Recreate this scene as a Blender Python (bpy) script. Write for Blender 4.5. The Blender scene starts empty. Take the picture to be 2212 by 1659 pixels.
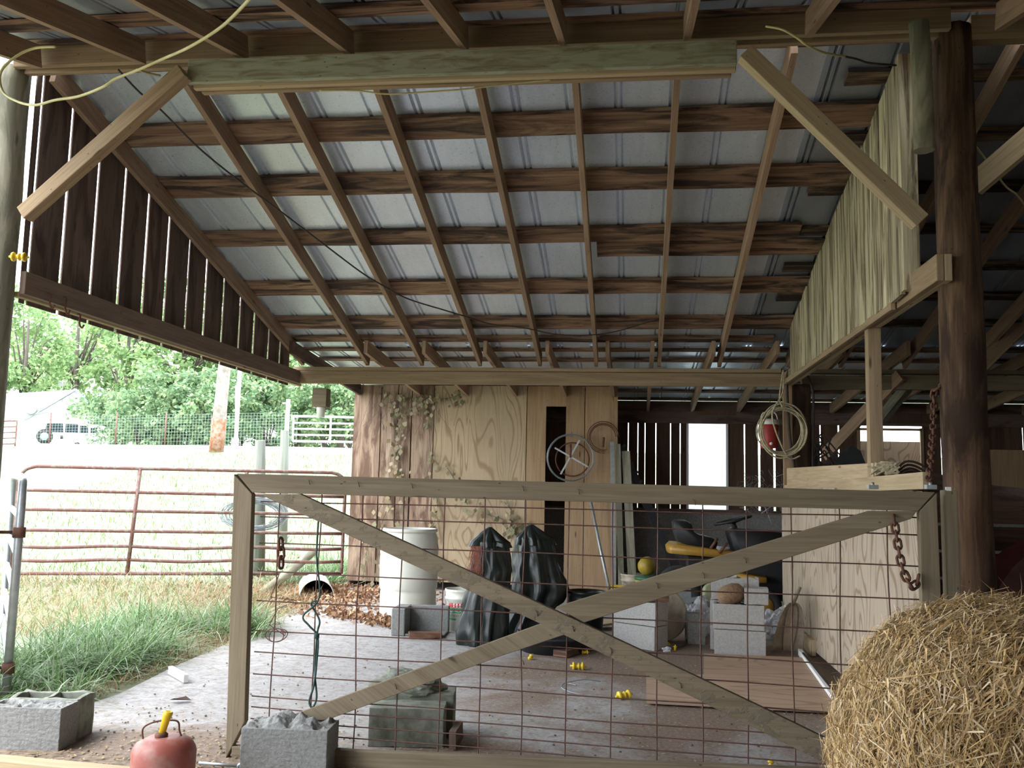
import bpy, bmesh, math, random
from mathutils import Vector, Matrix, noise
PI = math.pi
random.seed(7)
scn = bpy.context.scene
COL = scn.collection
# ------------------------------------------------------------------ camera
# image-fitted camera: rows are right, down, forward in world axes (X along the barn, Y into it, Z up)
MR = ((0.99165114, 0.12708178, 0.02186845), (0.00725655, 0.11432422, -0.99341699), (-0.1287453, 0.98528178, 0.11244757))
FPX, EYE = 2000.0, Vector((0, 0, 1.3))
cam = bpy.data.cameras.new('camera'); co = bpy.data.objects.new('camera', cam); COL.objects.link(co)
cam.sensor_fit = 'HORIZONTAL'; cam.sensor_width = 36; cam.lens = 36 * FPX / 2212; cam.clip_end = 500; cam.clip_start = .05
r_, d_, f_ = [Vector(v) for v in MR]
co.matrix_world = Matrix((( r_.x, -d_.x, -f_.x, 0), (r_.y, -d_.y, -f_.y, 0), (r_.z, -d_.z, -f_.z, 1.3), (0, 0, 0, 1)))
scn.camera = co
# ------------------------------------------------------------------ world, sun, exposure
scn.view_settings.view_transform = 'Standard'; scn.view_settings.look = 'None'
scn.view_settings.gamma = 1; scn.view_settings.use_curve_mapping = False
scn.view_settings.exposure = 2.5
w = bpy.data.worlds.new('overcast_sky'); scn.world = w; w.use_nodes = True
nt = w.node_tree; bg = nt.nodes['Background']; bg.inputs['Strength'].default_value = 1.25
tc = nt.nodes.new('ShaderNodeTexCoord'); sx = nt.nodes.new('ShaderNodeSeparateXYZ'); cr = nt.nodes.new('ShaderNodeValToRGB')
nt.links.new(tc.outputs['Generated'], sx.inputs[0]); nt.links.new(sx.outputs['Z'], cr.inputs[0]); nt.links.new(cr.outputs[0], bg.inputs['Color'])
cr.color_ramp.elements[0].position = 0.0; cr.color_ramp.elements[0].color = (.92, .96, 1, 1)
cr.color_ramp.elements[1].position = .7; cr.color_ramp.elements[1].color = (.78, .88, 1, 1)
sun = bpy.data.lights.new('sun', 'SUN'); sun.energy = .9; sun.angle = math.radians(35); sun.color = (1, .96, .88)
so = bpy.data.objects.new('sun', sun); COL.objects.link(so); so.rotation_euler = Vector((.55, .35, -1)).to_track_quat('-Z', 'Y').to_euler()
scn.cycles.max_bounces = 10; scn.cycles.diffuse_bounces = 7; scn.cycles.glossy_bounces = 4; scn.cycles.transparent_max_bounces = 12
scn.cycles.sample_clamp_indirect = 8

# ------------------------------------------------------------------ pixel -> world helpers
def ray(x, y):
    a, b = (x - 1106) / FPX, (y - 829.5) / FPX
    return r_ * a + d_ * b + f_
def atZ(x, y, z=0): d = ray(x, y); return EYE + d * ((z - EYE.z) / d.z)
def atY(x, y, Y): d = ray(x, y); return EYE + d * (Y / d.y)
def atX(x, y, X): d = ray(x, y); return EYE + d * (X / d.x)
def atD(x, y, D): return EYE + ray(x, y) * D
V = Vector

# ------------------------------------------------------------------ materials
MATS = {}
def newmat(name):
    m = bpy.data.materials.new(name); m.use_nodes = True
    nt = m.node_tree; b = nt.nodes['Principled BSDF']; MATS[name] = m
    return m, nt, b
def N(nt, t, **k):
    n = nt.nodes.new('ShaderNode' + t)
    for a, v in k.items(): setattr(n, a, v)
    return n
def ramp(nt, src, stops):
    r = N(nt, 'ValToRGB'); nt.links.new(src, r.inputs[0]); e = r.color_ramp.elements
    while len(e) < len(stops): e.new(.5)
    for i, (p, c) in enumerate(stops): e[i].position = p; e[i].color = (*c, 1) if len(c) == 3 else c
    return r.outputs[0]
def g(v): return (v, v, v)
def mixc(nt, fac, a, b, mode='MIX'):
    m = N(nt, 'Mix', data_type='RGBA', blend_type=mode)
    for i, v in ((0, fac), (6, a), (7, b)):
        if isinstance(v, (int, float)): m.inputs[i].default_value = v
        elif isinstance(v, tuple): m.inputs[i].default_value = (*v, 1)
        else: nt.links.new(v, m.inputs[i])
    return m.outputs[2]
def math_(nt, op, a, b=None, c=None):
    m = N(nt, 'Math', operation=op)
    for i, v in enumerate((a, b, c)):
        if v is None: continue
        if isinstance(v, (int, float)): m.inputs[i].default_value = v
        else: nt.links.new(v, m.inputs[i])
    return m.outputs[0]
def bump(nt, b, h, strength=.3, dist=.01):
    n = N(nt, 'Bump'); n.inputs['Strength'].default_value = strength; n.inputs['Distance'].default_value = dist
    nt.links.new(h, n.inputs['Height']); nt.links.new(n.outputs[0], b.inputs['Normal'])
def noise_(nt, vec, scale=1, detail=3, rough=.55, dist=0):
    n = N(nt, 'TexNoise'); n.inputs['Scale'].default_value = scale; n.inputs['Detail'].default_value = detail
    n.inputs['Roughness'].default_value = rough; n.inputs['Distortion'].default_value = dist
    if vec is not None: nt.links.new(vec, n.inputs['Vector'])
    return n.outputs['Fac']
def uvr(nt):
    """uv in metres (u along the board) with a per-object and per-board random third coordinate"""
    uv = N(nt, 'UVMap'); s = N(nt, 'SeparateXYZ'); nt.links.new(uv.outputs[0], s.inputs[0])
    oi = N(nt, 'ObjectInfo'); ge = N(nt, 'NewGeometry')
    rn = math_(nt, 'ADD', math_(nt, 'MULTIPLY', oi.outputs['Random'], 37.), math_(nt, 'MULTIPLY', ge.outputs['Random Per Island'], 53.))
    return s.outputs[0], s.outputs[1], rn
def comb(nt, x, y, z, sx=1, sy=1):
    c = N(nt, 'CombineXYZ')
    nt.links.new(math_(nt, 'MULTIPLY', x, sx), c.inputs[0]); nt.links.new(math_(nt, 'MULTIPLY', y, sy), c.inputs[1]); nt.links.new(z, c.inputs[2])
    return c.outputs[0]
def wood(name, dark, mid, light, stain=None, stain_amt=.5, knots=True, rough=.85, mud=None, vary=.25, grain=1.0, blot=1.0):
    m, nt, b = newmat(name); u, v, rn = uvr(nt)
    fine = noise_(nt, comb(nt, u, v, rn, 2.2, 90 * grain), 1, 4, .6, .6)
    broad = noise_(nt, comb(nt, u, v, rn, .9, 11), 1, 3, .6, 1.2)
    c = ramp(nt, fine, [(.3, dark), (.5, mid), (.72, light)])
    c2 = ramp(nt, broad, [(.3, dark), (.5, mid), (.7, light)])
    c = mixc(nt, .5, c, c2)
    if stain:
        bl = noise_(nt, comb(nt, u, v, rn, 1.3 if blot < 3 else 4, 7 * blot), 1, 5, .62, .8)
        f = ramp(nt, bl, [(.5 - .16 * stain_amt, g(0)), (.62 - .1 * stain_amt, g(1))])
        c = mixc(nt, f, c, stain)
    if knots:
        vo = N(nt, 'TexVoronoi'); vo.inputs['Scale'].default_value = 1; nt.links.new(comb(nt, u, v, rn, 2.0, 9), vo.inputs['Vector'])
        kf = ramp(nt, vo.outputs['Distance'], [(.05, g(1)), (.11, g(0))])
        c = mixc(nt, math_(nt, 'MULTIPLY', kf, .8), c, tuple(x * .35 for x in dark))
        v2 = N(nt, 'TexVoronoi'); v2.inputs['Scale'].default_value = 1; nt.links.new(comb(nt, u, v, rn, 9, 22), v2.inputs['Vector'])
        c = mixc(nt, math_(nt, 'MULTIPLY', ramp(nt, v2.outputs['Distance'], [(.05, g(1)), (.075, g(0))]), .7), c, tuple(x * .2 for x in dark))
    if vary:
        hs = N(nt, 'HueSaturation'); val = math_(nt, 'ADD', math_(nt, 'MULTIPLY', math_(nt, 'FRACT', math_(nt, 'MULTIPLY', rn, 1.37)), vary), 1 - vary / 2)
        nt.links.new(val, hs.inputs['Value']); nt.links.new(c, hs.inputs['Color']); c = hs.outputs[0]
    if mud:
        mm = noise_(nt, comb(nt, u, v, rn, 14, 22), 1, 5, .65)
        mf = ramp(nt, mm, [(.52, g(0)), (.6, g(1))])
        c = mixc(nt, mf, c, mud)
        fine = math_(nt, 'ADD', fine, math_(nt, 'MULTIPLY', mf, 2.5))
    nt.links.new(c, b.inputs['Base Color']); b.inputs['Roughness'].default_value = rough
    b.inputs['Specular IOR Level'].default_value = .25
    bump(nt, b, fine, .35, .004)
    return m
def plywood(name, base, line, scale=1.0, vary=.1, fx=.75, fy=3.2, bands=75):
    m, nt, b = newmat(name); u, v, rn = uvr(nt)
    n1 = noise_(nt, comb(nt, u, v, rn, fx * scale, fy * scale), 1, 1.2, .4, .9)
    s = math_(nt, 'SINE', math_(nt, 'MULTIPLY', n1, bands))
    lf = ramp(nt, s, [(.55, g(0)), (1.0, g(1))])
    patch = noise_(nt, comb(nt, u, v, rn, .9, 2.4), 1, 3, .5)
    c = mixc(nt, math_(nt, 'MULTIPLY', lf, .75), base, line)
    c = mixc(nt, ramp(nt, patch, [(.35, g(.0)), (.7, g(.45))]), c, tuple(x * .62 for x in base))
    fine = noise_(nt, comb(nt, u, v, rn, 3, 140), 1, 2)
    c = mixc(nt, ramp(nt, fine, [(.4, g(0)), (.75, g(.35))]), c, line)
    vo = N(nt, 'TexVoronoi'); vo.inputs['Scale'].default_value = 1; nt.links.new(comb(nt, u, v, rn, 1.1, 1.9), vo.inputs['Vector'])
    c = mixc(nt, ramp(nt, vo.outputs['Distance'], [(.03, g(1)), (.07, g(0))]), c, tuple(x * .45 for x in line))
    nt.links.new(c, b.inputs['Base Color']); b.inputs['Roughness'].default_value = .8; b.inputs['Specular IOR Level'].default_value = .25
    bump(nt, b, lf, .12, .003)
    return m
def plain(name, col, rough=.6, metal=0, var=.15, scale=12, bumpy=0, spec=.4, second=None, lo=.4, hi=.65, trans=0, alpha=1, detail=4):
    m, nt, b = newmat(name); t = N(nt, 'TexCoord'); n = noise_(nt, t.outputs['Object'], scale, detail, .6)
    a = second or tuple(max(0, x * (1 - var * 2)) for x in col)
    c = ramp(nt, n, [(lo, col), (hi, a)])
    nt.links.new(c, b.inputs['Base Color']); b.inputs['Roughness'].default_value = rough; b.inputs['Metallic'].default_value = metal
    b.inputs['Specular IOR Level'].default_value = spec
    if trans: b.inputs['Transmission Weight'].default_value = trans
    if alpha < 1: b.inputs['Alpha'].default_value = alpha
    if bumpy: bump(nt, b, n, bumpy, .01)
    return m
def leafmat(name, cols, trans=.35):
    m, nt, b = newmat(name); ge = N(nt, 'NewGeometry')
    c = ramp(nt, ge.outputs['Random Per Island'], [(i / max(1, len(cols) - 1), c) for i, c in enumerate(cols)])
    b.inputs['Roughness'].default_value = .6; b.inputs['Specular IOR Level'].default_value = .2
    nt.links.new(c, b.inputs['Base Color'])
    tr = N(nt, 'BsdfTranslucent'); nt.links.new(c, tr.inputs['Color'])
    mx = N(nt, 'MixShader'); mx.inputs[0].default_value = trans
    nt.links.new(b.outputs[0], mx.inputs[1]); nt.links.new(tr.outputs[0], mx.inputs[2])
    nt.links.new(mx.outputs[0], nt.nodes['Material Output'].inputs[0])
    return m

wood('beam_wood', (.2, .135, .08), (.31, .22, .135), (.42, .32, .205), vary=.2)
wood('rafter_wood', (.2, .125, .085), (.31, .205, .137), (.44, .31, .215), vary=.3)
wood('purlin_wood', (.14, .08, .05), (.25, .15, .095), (.42, .3, .2), stain=(.055, .038, .03), stain_amt=.3, vary=.3)
wood('old_purlin', (.08, .05, .035), (.2, .13, .08), (.5, .38, .22), stain=(.03, .022, .018), stain_amt=.9, vary=.2)
wood('brown_boards', (.11, .076, .062), (.15, .105, .086), (.19, .14, .115), stain=(.075, .05, .042), stain_amt=.1, vary=.3)
wood('weathered_boards', (.27, .22, .13), (.5, .435, .29), (.72, .65, .46), stain=(.17, .13, .085), stain_amt=.2, vary=.5, knots=False, blot=2.4)
wood('green_beam', (.16, .14, .085), (.225, .2, .125), (.28, .255, .165), stain=(.33, .345, .25), stain_amt=.7, vary=.1, blot=3.2)
wood('gate_wood', (.125, .095, .062), (.19, .15, .1), (.255, .21, .145), vary=.15)
wood('gate_mud', (.14, .105, .068), (.2, .16, .108), (.26, .215, .15), vary=.1, mud=(.17, .14, .1))
wood('shed_boards', (.2, .13, .09), (.34, .24, .17), (.48, .37, .28), stain=(.14, .085, .06), stain_amt=.35, vary=.3)
wood('shed_boards_tan', (.24, .15, .085), (.36, .24, .14), (.44, .31, .19), vary=.2)
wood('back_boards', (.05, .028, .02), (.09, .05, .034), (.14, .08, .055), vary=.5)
wood('pole_brown', (.05, .028, .017), (.115, .065, .038), (.22, .14, .08), stain=(.04, .022, .014), stain_amt=.5, vary=0, grain=.7)
wood('pole_grey', (.2, .185, .14), (.29, .27, .2), (.4, .375, .285), stain=(.15, .145, .105), stain_amt=.5, vary=0, grain=.4)
wood('pale_post', (.25, .235, .165), (.33, .315, .225), (.4, .38, .28), stain=(.2, .19, .13), stain_amt=.4, vary=.1, grain=.5)
wood('new_lumber', (.32, .235, .14), (.43, .33, .205), (.52, .42, .28), vary=.15)
wood('red_board', (.1, .045, .03), (.2, .095, .06), (.32, .17, .11), stain=(.07, .04, .03), stain_amt=.5)
plywood('shed_plywood', (.5, .39, .26), (.24, .15, .08))
plywood('clean_plywood', (.45, .37, .285), (.2, .135, .08), 1.1, fx=.8, fy=1.9, bands=80)
plywood('floor_plywood', (.46, .33, .235), (.27, .17, .11), .8)
# galvanised roofing
def galv(name, base, rough, crinkle, dark, metal=.5):
    m, nt, b = newmat(name); t = N(nt, 'TexCoord'); mp = N(nt, 'Mapping'); nt.links.new(t.outputs['Object'], mp.inputs[0])
    mp.inputs['Scale'].default_value = (14, 2.5, 2.5); n1 = noise_(nt, mp.outputs[0], 1, 4, .6)
    n2 = noise_(nt, t.outputs['Object'], 60, 3, .7); n3 = noise_(nt, t.outputs['Object'], 1.6, 3, .5)
    c = mixc(nt, .5, ramp(nt, n1, [(.35, tuple(x * .8 for x in base)), (.7, base)]), ramp(nt, n2, [(.35, tuple(x * .75 for x in base)), (.7, base)]))
    c = mixc(nt, ramp(nt, n3, [(.4, g(0)), (.75, g(dark))]), c, tuple(x * .45 for x in base))
    nt.links.new(c, b.inputs['Base Color']); b.inputs['Metallic'].default_value = metal
    nt.links.new(ramp(nt, n2, [(.3, g(rough - .07)), (.7, g(rough + .1))]), b.inputs['Roughness'])
    bump(nt, b, n2, crinkle, .006)
galv('roof_metal', (.76, .84, .95), .33, .06, .2)
wood('field_post', (.1, .11, .09), (.16, .17, .14), (.22, .23, .19), vary=.1, grain=.4)
wood('tie_wood', (.13, .088, .066), (.19, .135, .103), (.26, .19, .15), vary=.1)
plain('cinder_light', (.4, .39, .37), .95, var=.1, scale=70, bumpy=.4, detail=6)
galv('old_roof_metal', (.42, .46, .5), .5, .5, .5, .7)
# concrete slab with dirt
m, nt, b = newmat('slab'); t = N(nt, 'TexCoord'); s = N(nt, 'SeparateXYZ'); nt.links.new(t.outputs['Object'], s.inputs[0])
nb = noise_(nt, t.outputs['Object'], .9, 6, .62, .6); nf = noise_(nt, t.outputs['Object'], 45, 4, .7); nm = noise_(nt, t.outputs['Object'], 6, 5, .65)
conc = mixc(nt, .5, ramp(nt, nm, [(.3, (.24, .22, .21)), (.7, (.44, .425, .43))]), ramp(nt, nf, [(.35, (.22, .2, .185)), (.65, (.44, .425, .42))]))
dirt = ramp(nt, nf, [(.3, (.12, .085, .062)), (.5, (.21, .155, .12)), (.75, (.3, .235, .185))])
# spilled dirt lies as one tongue over the slab (object space: X right, Y in)
dx = math_(nt, 'DIVIDE', math_(nt, 'SUBTRACT', s.outputs[0], .75), 1.75); dy = math_(nt, 'DIVIDE', math_(nt, 'SUBTRACT', s.outputs[1], 6.9), 2.1)
rr = math_(nt, 'SQRT', math_(nt, 'ADD', math_(nt, 'MULTIPLY', dx, dx), math_(nt, 'MULTIPLY', dy, dy)))
fr = math_(nt, 'MAXIMUM', math_(nt, 'SUBTRACT', 1.3, rr), math_(nt, 'MULTIPLY', math_(nt, 'SUBTRACT', 5.15, s.outputs[1]), 1.1))
fac = ramp(nt, math_(nt, 'ADD', fr, math_(nt, 'MULTIPLY', math_(nt, 'SUBTRACT', nb, .5), 2.6)), [(.2, g(0)), (.55, g(1))])
sp = ramp(nt, noise_(nt, t.outputs['Object'], 16, 4, .7), [(.5, g(0)), (.64, g(.7))])
c = mixc(nt, fac, mixc(nt, sp, conc, (.2, .16, .135)), dirt)
vc = N(nt, 'TexVoronoi', feature='DISTANCE_TO_EDGE'); vc.inputs['Scale'].default_value = .4
wp = mixc(nt, .25, t.outputs['Object'], noise_(nt, t.outputs['Object'], 3, 3)); nt.links.new(wp, vc.inputs['Vector'])
c = mixc(nt, ramp(nt, vc.outputs['Distance'], [(.0, g(.35)), (.004, g(0))]), c, (.2, .18, .15))
nt.links.new(c, b.inputs['Base Color']); b.inputs['Roughness'].default_value = .85; b.inputs['Specular IOR Level'].default_value = .3
bump(nt, b, nf, .35, .006)
plain('dirt', (.25, .185, .135), .95, var=.3, scale=30, bumpy=.5)
plain('meadow', (.17, .2, .11), .95, scale=3.5, second=(.27, .27, .2), lo=.35, hi=.7, bumpy=.4, detail=8)
plain('cinder', (.27, .27, .262), .95, var=.12, scale=70, bumpy=.5, detail=6)
plain('cinder_dark', (.2, .195, .185), .95, var=.2, scale=60, bumpy=.6, second=(.3, .29, .27), detail=6)
plain('cinder_mossy', (.24, .25, .21), .95, scale=14, bumpy=.6, second=(.13, .14, .10), detail=8)
plain('rust', (.17, .075, .045), .75, .3, scale=25, second=(.09, .045, .035), bumpy=.3)
plain('rust_wire', (.11, .06, .055), .7, .3, scale=40, second=(.17, .085, .06))
plain('gate_red_paint', (.15, .065, .05), .6, scale=18, second=(.17, .13, .105), lo=.5, hi=.58, bumpy=.15)
plain('galv_tube', (.42, .44, .45), .45, .6, var=.1, scale=20)
plain('white_plastic', (.78, .77, .68), .35, var=.06, scale=3, spec=.5)
plain('white_paint', (.8, .8, .8), .6, var=.03)
plain('black_plastic', (.012, .017, .015), .36, var=.2, scale=5, spec=.4)
plain('pale_green', (.36, .4, .24), .6)
plain('dull_yellow', (.38, .27, .03), .5)
plain('black_matte', (.02, .02, .022), .6)
plain('dark_rubber', (.03, .03, .03), .8)
plain('yellow_plastic', (.75, .52, .03), .4, var=.08)
plain('yellow_green', (.38, .4, .05), .4, var=.08)
plain('green_plastic', (.03, .13, .06), .5)
plain('mower_yellow', (.36, .21, .035), .4, var=.12, second=(.4, .22, .04))
plain('red_paint', (.4, .03, .025), .45, var=.2, second=(.3, .035, .03))
plain('dull_red', (.09, .012, .01), .6, var=.2)
plain('gas_red', (.3, .085, .065), .5, scale=9, second=(.33, .17, .14), lo=.45, hi=.62, var=.2)
plain('cream_rope', (.6, .52, .34), .9, scale=60, var=.2)
plain('yellow_cable', (.55, .5, .24), .6, scale=8, var=.1)
plain('dark_cable', (.06, .05, .045), .7)
plain('green_rope', (.05, .1, .09), .9, scale=50)
plain('orange_twine', (.42, .15, .1), .9, scale=50)
plain('house_roof', (.62, .65, .7), .5)
plain('brown_twine', (.25, .165, .095), .9, scale=80, bumpy=.4, second=(.16, .1, .06))
plain('silver_wire', (.3, .33, .36), .4, .7)
plain('clear_plastic', (.75, .78, .82), .25, alpha=.55)
plain('tan_plastic', (.5, .42, .33), .6, var=.15)
plain('glass_white', (.8, .86, .88), .3, scale=6, second=(.45, .5, .48), lo=.6, hi=.68)
plain('leather_brown', (.07, .04, .03), .7)
plain('label_red', (.6, .03, .03), .5, var=0); plain('label_green', (.03, .25, .1), .5, var=0); plain('label_white', (.8, .8, .78), .5, var=0)
plain('car_glass', (.02, .03, .04), .3, spec=.2)
plain('bark', (.12, .1, .08), .9, scale=10)
plain('shingle', (.26, .28, .32), .5)
plain('silver_lid', (.3, .32, .35), .4, .5)
leafmat('tree_leaf', [(.13, .22, .09), (.2, .32, .13), (.29, .42, .18), (.36, .44, .2)])
leafmat('bush_leaf', [(.11, .19, .1), (.17, .27, .14), (.25, .36, .18), (.34, .41, .21)])
leafmat('grass_leaf', [(.07, .15, .04), (.11, .21, .06), (.19, .29, .12), (.42, .48, .36), (.1, .18, .04)], .25)
leafmat('field_leaf', [(.1, .19, .05), (.17, .26, .08), (.28, .3, .15)], .2)
leafmat('dry_leaf', [(.24, .15, .07), (.38, .27, .15), (.52, .4, .26), (.3, .18, .1), (.2, .24, .08)], .2)
leafmat('dead_leaf', [(.16, .08, .05), (.3, .16, .09), (.42, .27, .15), (.22, .12, .08)], .1)
leafmat('vine_leaf', [(.25, .2, .12), (.42, .36, .24), (.17, .18, .1), (.3, .22, .13)], .2)
leafmat('straw', [(.17, .09, .035), (.36, .225, .09), (.56, .38, .16), (.74, .54, .28), (.45, .28, .115), (.88, .73, .5), (.33, .21, .09)], .12)

# ------------------------------------------------------------------ mesh helpers
WL = {}
def obj(name, bm, mat, parent=None, smooth=False, bevel=0, origin=None):
    bm.normal_update()
    xs = [v.co for v in bm.verts]
    if origin is None:
        lo = V([min(c[i] for c in xs) for i in range(3)]); hi = V([max(c[i] for c in xs) for i in range(3)])
        origin = V(((lo.x + hi.x) / 2, (lo.y + hi.y) / 2, lo.z))
    bmesh.ops.translate(bm, verts=bm.verts, vec=-origin)
    me = bpy.data.meshes.new(name); bm.to_mesh(me); bm.free()
    for mm in (mat if isinstance(mat, (list, tuple)) else [mat]): me.materials.append(MATS[mm])
    if smooth:
        for p in me.polygons: p.use_smooth = True
    o = bpy.data.objects.new(name, me); COL.objects.link(o); WL[o.name] = origin.copy()
    if parent: o.parent = parent; o.location = origin - WL[parent.name]
    else: o.location = origin
    if bevel:
        md = o.modifiers.new('bevel', 'BEVEL'); md.width = bevel; md.segments = 2; md.limit_method = 'ANGLE'
    return o
def tag(o, label, cat, group=None, kind=None):
    if label: o['label'] = label
    if cat: o['category'] = cat
    if group: o['group'] = group
    if kind: o['kind'] = kind
    return o
def empty(name, loc, label, cat, group=None):
    o = bpy.data.objects.new(name, None); COL.objects.link(o); o.location = loc; WL[o.name] = V(loc)
    return tag(o, label, cat, group)
def struct(name, bm, mat, label=None, **k):
    o = obj(name, bm, mat, **k); o['kind'] = 'structure'
    if label: o['label'] = label
    return o
def copytree(root, loc, rotz=0, scale=None):
    r = root.copy(); COL.objects.link(r); r.location = loc; r.rotation_euler = (0, 0, rotz); WL[r.name] = V(loc)
    if scale: r.scale = scale
    for ch in list(root.children):
        c = ch.copy(); COL.objects.link(c); c.parent = r
        for q in ch.children:
            d = q.copy(); COL.objects.link(d); d.parent = c
    return r
def BM():
    bm = bmesh.new(); bm.loops.layers.uv.new('UVMap'); return bm
def board(bm, p0, p1, w, t, wd=(0, 0, 1), seg=1, jit=0, mi=0, bow=0):
    """box from p0 to p1, w wide along wd, t thick across; uv u runs along it in metres"""
    p0, p1, wd = V(p0), V(p1), V(wd); ax = p1 - p0; L = ax.length; ax.normalize()
    wd = (wd - ax * wd.dot(ax)).normalized(); td = ax.cross(wd)
    uv = bm.loops.layers.uv.active; rings = []; u0 = random.random() * 9; v0 = random.random() * 9
    for i in range(seg + 1):
        f = i / seg; c = p0 + ax * L * f + td * (bow * math.sin(PI * f))
        j = [random.uniform(-jit, jit) for _ in range(2)]
        rings.append(([bm.verts.new(c + wd * (a * w / 2 + (j[0] if a > 0 else j[1])) + td * (b_ * t / 2)) for a, b_ in ((-1, -1), (1, -1), (1, 1), (-1, 1))], u0 + L * f))
    vv = [v0, v0 + w, v0 + w + t, v0 + 2 * w + t, v0 + 2 * w + 2 * t]
    for i in range(seg):
        a, ua = rings[i]; c, uc = rings[i + 1]
        for k in range(4):
            f = bm.faces.new((a[k], c[k], c[(k + 1) % 4], a[(k + 1) % 4])); f.material_index = mi
            for l, q in zip(f.loops, ((ua, vv[k]), (uc, vv[k]), (uc, vv[k + 1]), (ua, vv[k + 1]))): l[uv].uv = q
    for r, fl in ((rings[0], 0), (rings[-1], 1)):
        vs = r[0] if not fl else r[0][::-1]
        f = bm.faces.new(vs); f.material_index = mi
        for k, l in enumerate(f.loops): l[uv].uv = (r[1] + (k in (1, 2)) * t, v0 + (k > 1) * w)
def rawbox(bm, lo, hi, mi=0):
    board(bm, (lo[0], (lo[1] + hi[1]) / 2, (lo[2] + hi[2]) / 2), (hi[0], (lo[1] + hi[1]) / 2, (lo[2] + hi[2]) / 2), hi[2] - lo[2], hi[1] - lo[1], (0, 0, 1), mi=mi)
def tube(bm, pts, r, n=8, closed=False, cap=True, mi=0, squash=1):
    pts = [V(p) for p in pts]; uv = bm.loops.layers.uv.active; m = len(pts); rings = []; u = 0
    rf = r if callable(r) else (lambda f: r)
    t0 = (pts[1] - pts[0]).normalized(); nrm = t0.orthogonal().normalized()
    for i, p in enumerate(pts):
        if closed: t = (pts[(i + 1) % m] - pts[i - 1]).normalized()
        else: t = (pts[min(i + 1, m - 1)] - pts[max(i - 1, 0)]).normalized()
        nrm = (nrm - t * nrm.dot(t))
        nrm = nrm.normalized() if nrm.length > 1e-6 else t.orthogonal().normalized()
        bn = t.cross(nrm); rad = rf(i / max(1, m - 1))
        rings.append(([bm.verts.new(p + (nrm * math.cos(2 * PI * k / n) + bn * math.sin(2 * PI * k / n) * squash) * rad) for k in range(n)], u, rad))
        if i < m - 1: u += (pts[i + 1] - p).length
    idx = list(range(m)) + ([0] if closed else [])
    for a_, b_ in zip(idx[:-1], idx[1:]):
        a, ua, ra = rings[a_]; c, uc, rc = rings[b_]
        for k in range(n):
            f = bm.faces.new((a[k], a[(k + 1) % n], c[(k + 1) % n], c[k])); f.smooth = n > 4; f.material_index = mi
            s = 2 * PI * ra / n
            for l, q in zip(f.loops, ((ua, k * s), (ua, (k + 1) * s), (uc, (k + 1) * s), (uc, k * s))): l[uv].uv = q
    if cap and not closed:
        f = bm.faces.new(rings[0][0][::-1]); f.material_index = mi
        f = bm.faces.new(rings[-1][0]); f.material_index = mi
def lathe(bm, prof, c=(0, 0, 0), n=32, axis=(0, 0, 1), mi=0, sq=1.0, wob=0):
    """revolve (radius, height) pairs round axis through c"""
    q = V((0, 0, 1)).rotation_difference(V(axis)); c = V(c); rings = []
    for r, z in prof:
        if r < 1e-5: rings.append([bm.verts.new(c + q @ V((0, 0, z)))])
        else: rings.append([bm.verts.new(c + q @ V((r * math.cos(2 * PI * k / n), r * sq * math.sin(2 * PI * k / n), z))) for k in range(n)])
    uv = bm.loops.layers.uv.active
    for i in range(len(rings) - 1):
        a, b_ = rings[i], rings[i + 1]
        for k in range(n):
            k2 = (k + 1) % n
            vs = [a[k], a[k2], b_[k2], b_[k]] if len(a) > 1 and len(b_) > 1 else ([a[0], b_[k2], b_[k]] if len(a) == 1 and len(b_) > 1 else ([a[k], a[k2], b_[0]] if len(a) > 1 else None))
            if not vs: continue
            f = bm.faces.new(vs); f.smooth = True; f.material_index = mi
def catmull(pts, k=8, closed=False):
    P = [V(p) for p in pts]; n = len(P); out = []
    rng = n if closed else n - 1
    for i in range(rng):
        if closed: a, b_, c, d = P[(i - 1) % n], P[i], P[(i + 1) % n], P[(i + 2) % n]
        else: a, b_, c, d = P[max(i - 1, 0)], P[i], P[i + 1], P[min(i + 2, n - 1)]
        for j in range(k):
            t = j / k; out.append(.5 * ((2 * b_) + (c - a) * t + (2 * a - 5 * b_ + 4 * c - d) * t * t + (3 * b_ - a - 3 * c + d) * t ** 3))
    if not closed: out.append(P[-1])
    return out
def roughen(bm, amp, scale, seed=0, cond=None):
    for v in bm.verts:
        if cond and not cond(v.co): continue
        p = v.co * scale + V((seed, seed * 1.7, 0)); v.co += noise.noise_vector(p) * amp
def quadleaf(bm, p, d, n, l, wdt):
    s = d.cross(n).normalized() * wdt / 2
    vs = [bm.verts.new(x) for x in (p, p + d * l * .5 + s, p + d * l, p + d * l * .5 - s)]; bm.faces.new(vs)
def blade(bm, p, d, side, L, wd, bend, seg=3):
    prev = None
    for i in range(seg + 1):
        f = i / seg; c = p + d * L * f + bend * (f * f * L); s = side * wd / 2 * (1 - f ** 1.5 * .92)
        cur = (bm.verts.new(c - s), bm.verts.new(c + s))
        if prev: bm.faces.new((prev[0], prev[1], cur[1], cur[0]))
        prev = cur
def rndu():
    while 1:
        v = V((random.uniform(-1, 1), random.uniform(-1, 1), random.uniform(-1, 1)))
        if .05 < v.length < 1: return v.normalized()
ORD = ['first', 'second', 'third', 'fourth', 'fifth', 'sixth', 'seventh', 'eighth', 'ninth', 'tenth', 'eleventh', 'twelfth', 'thirteenth', 'fourteenth', 'fifteenth']

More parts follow.
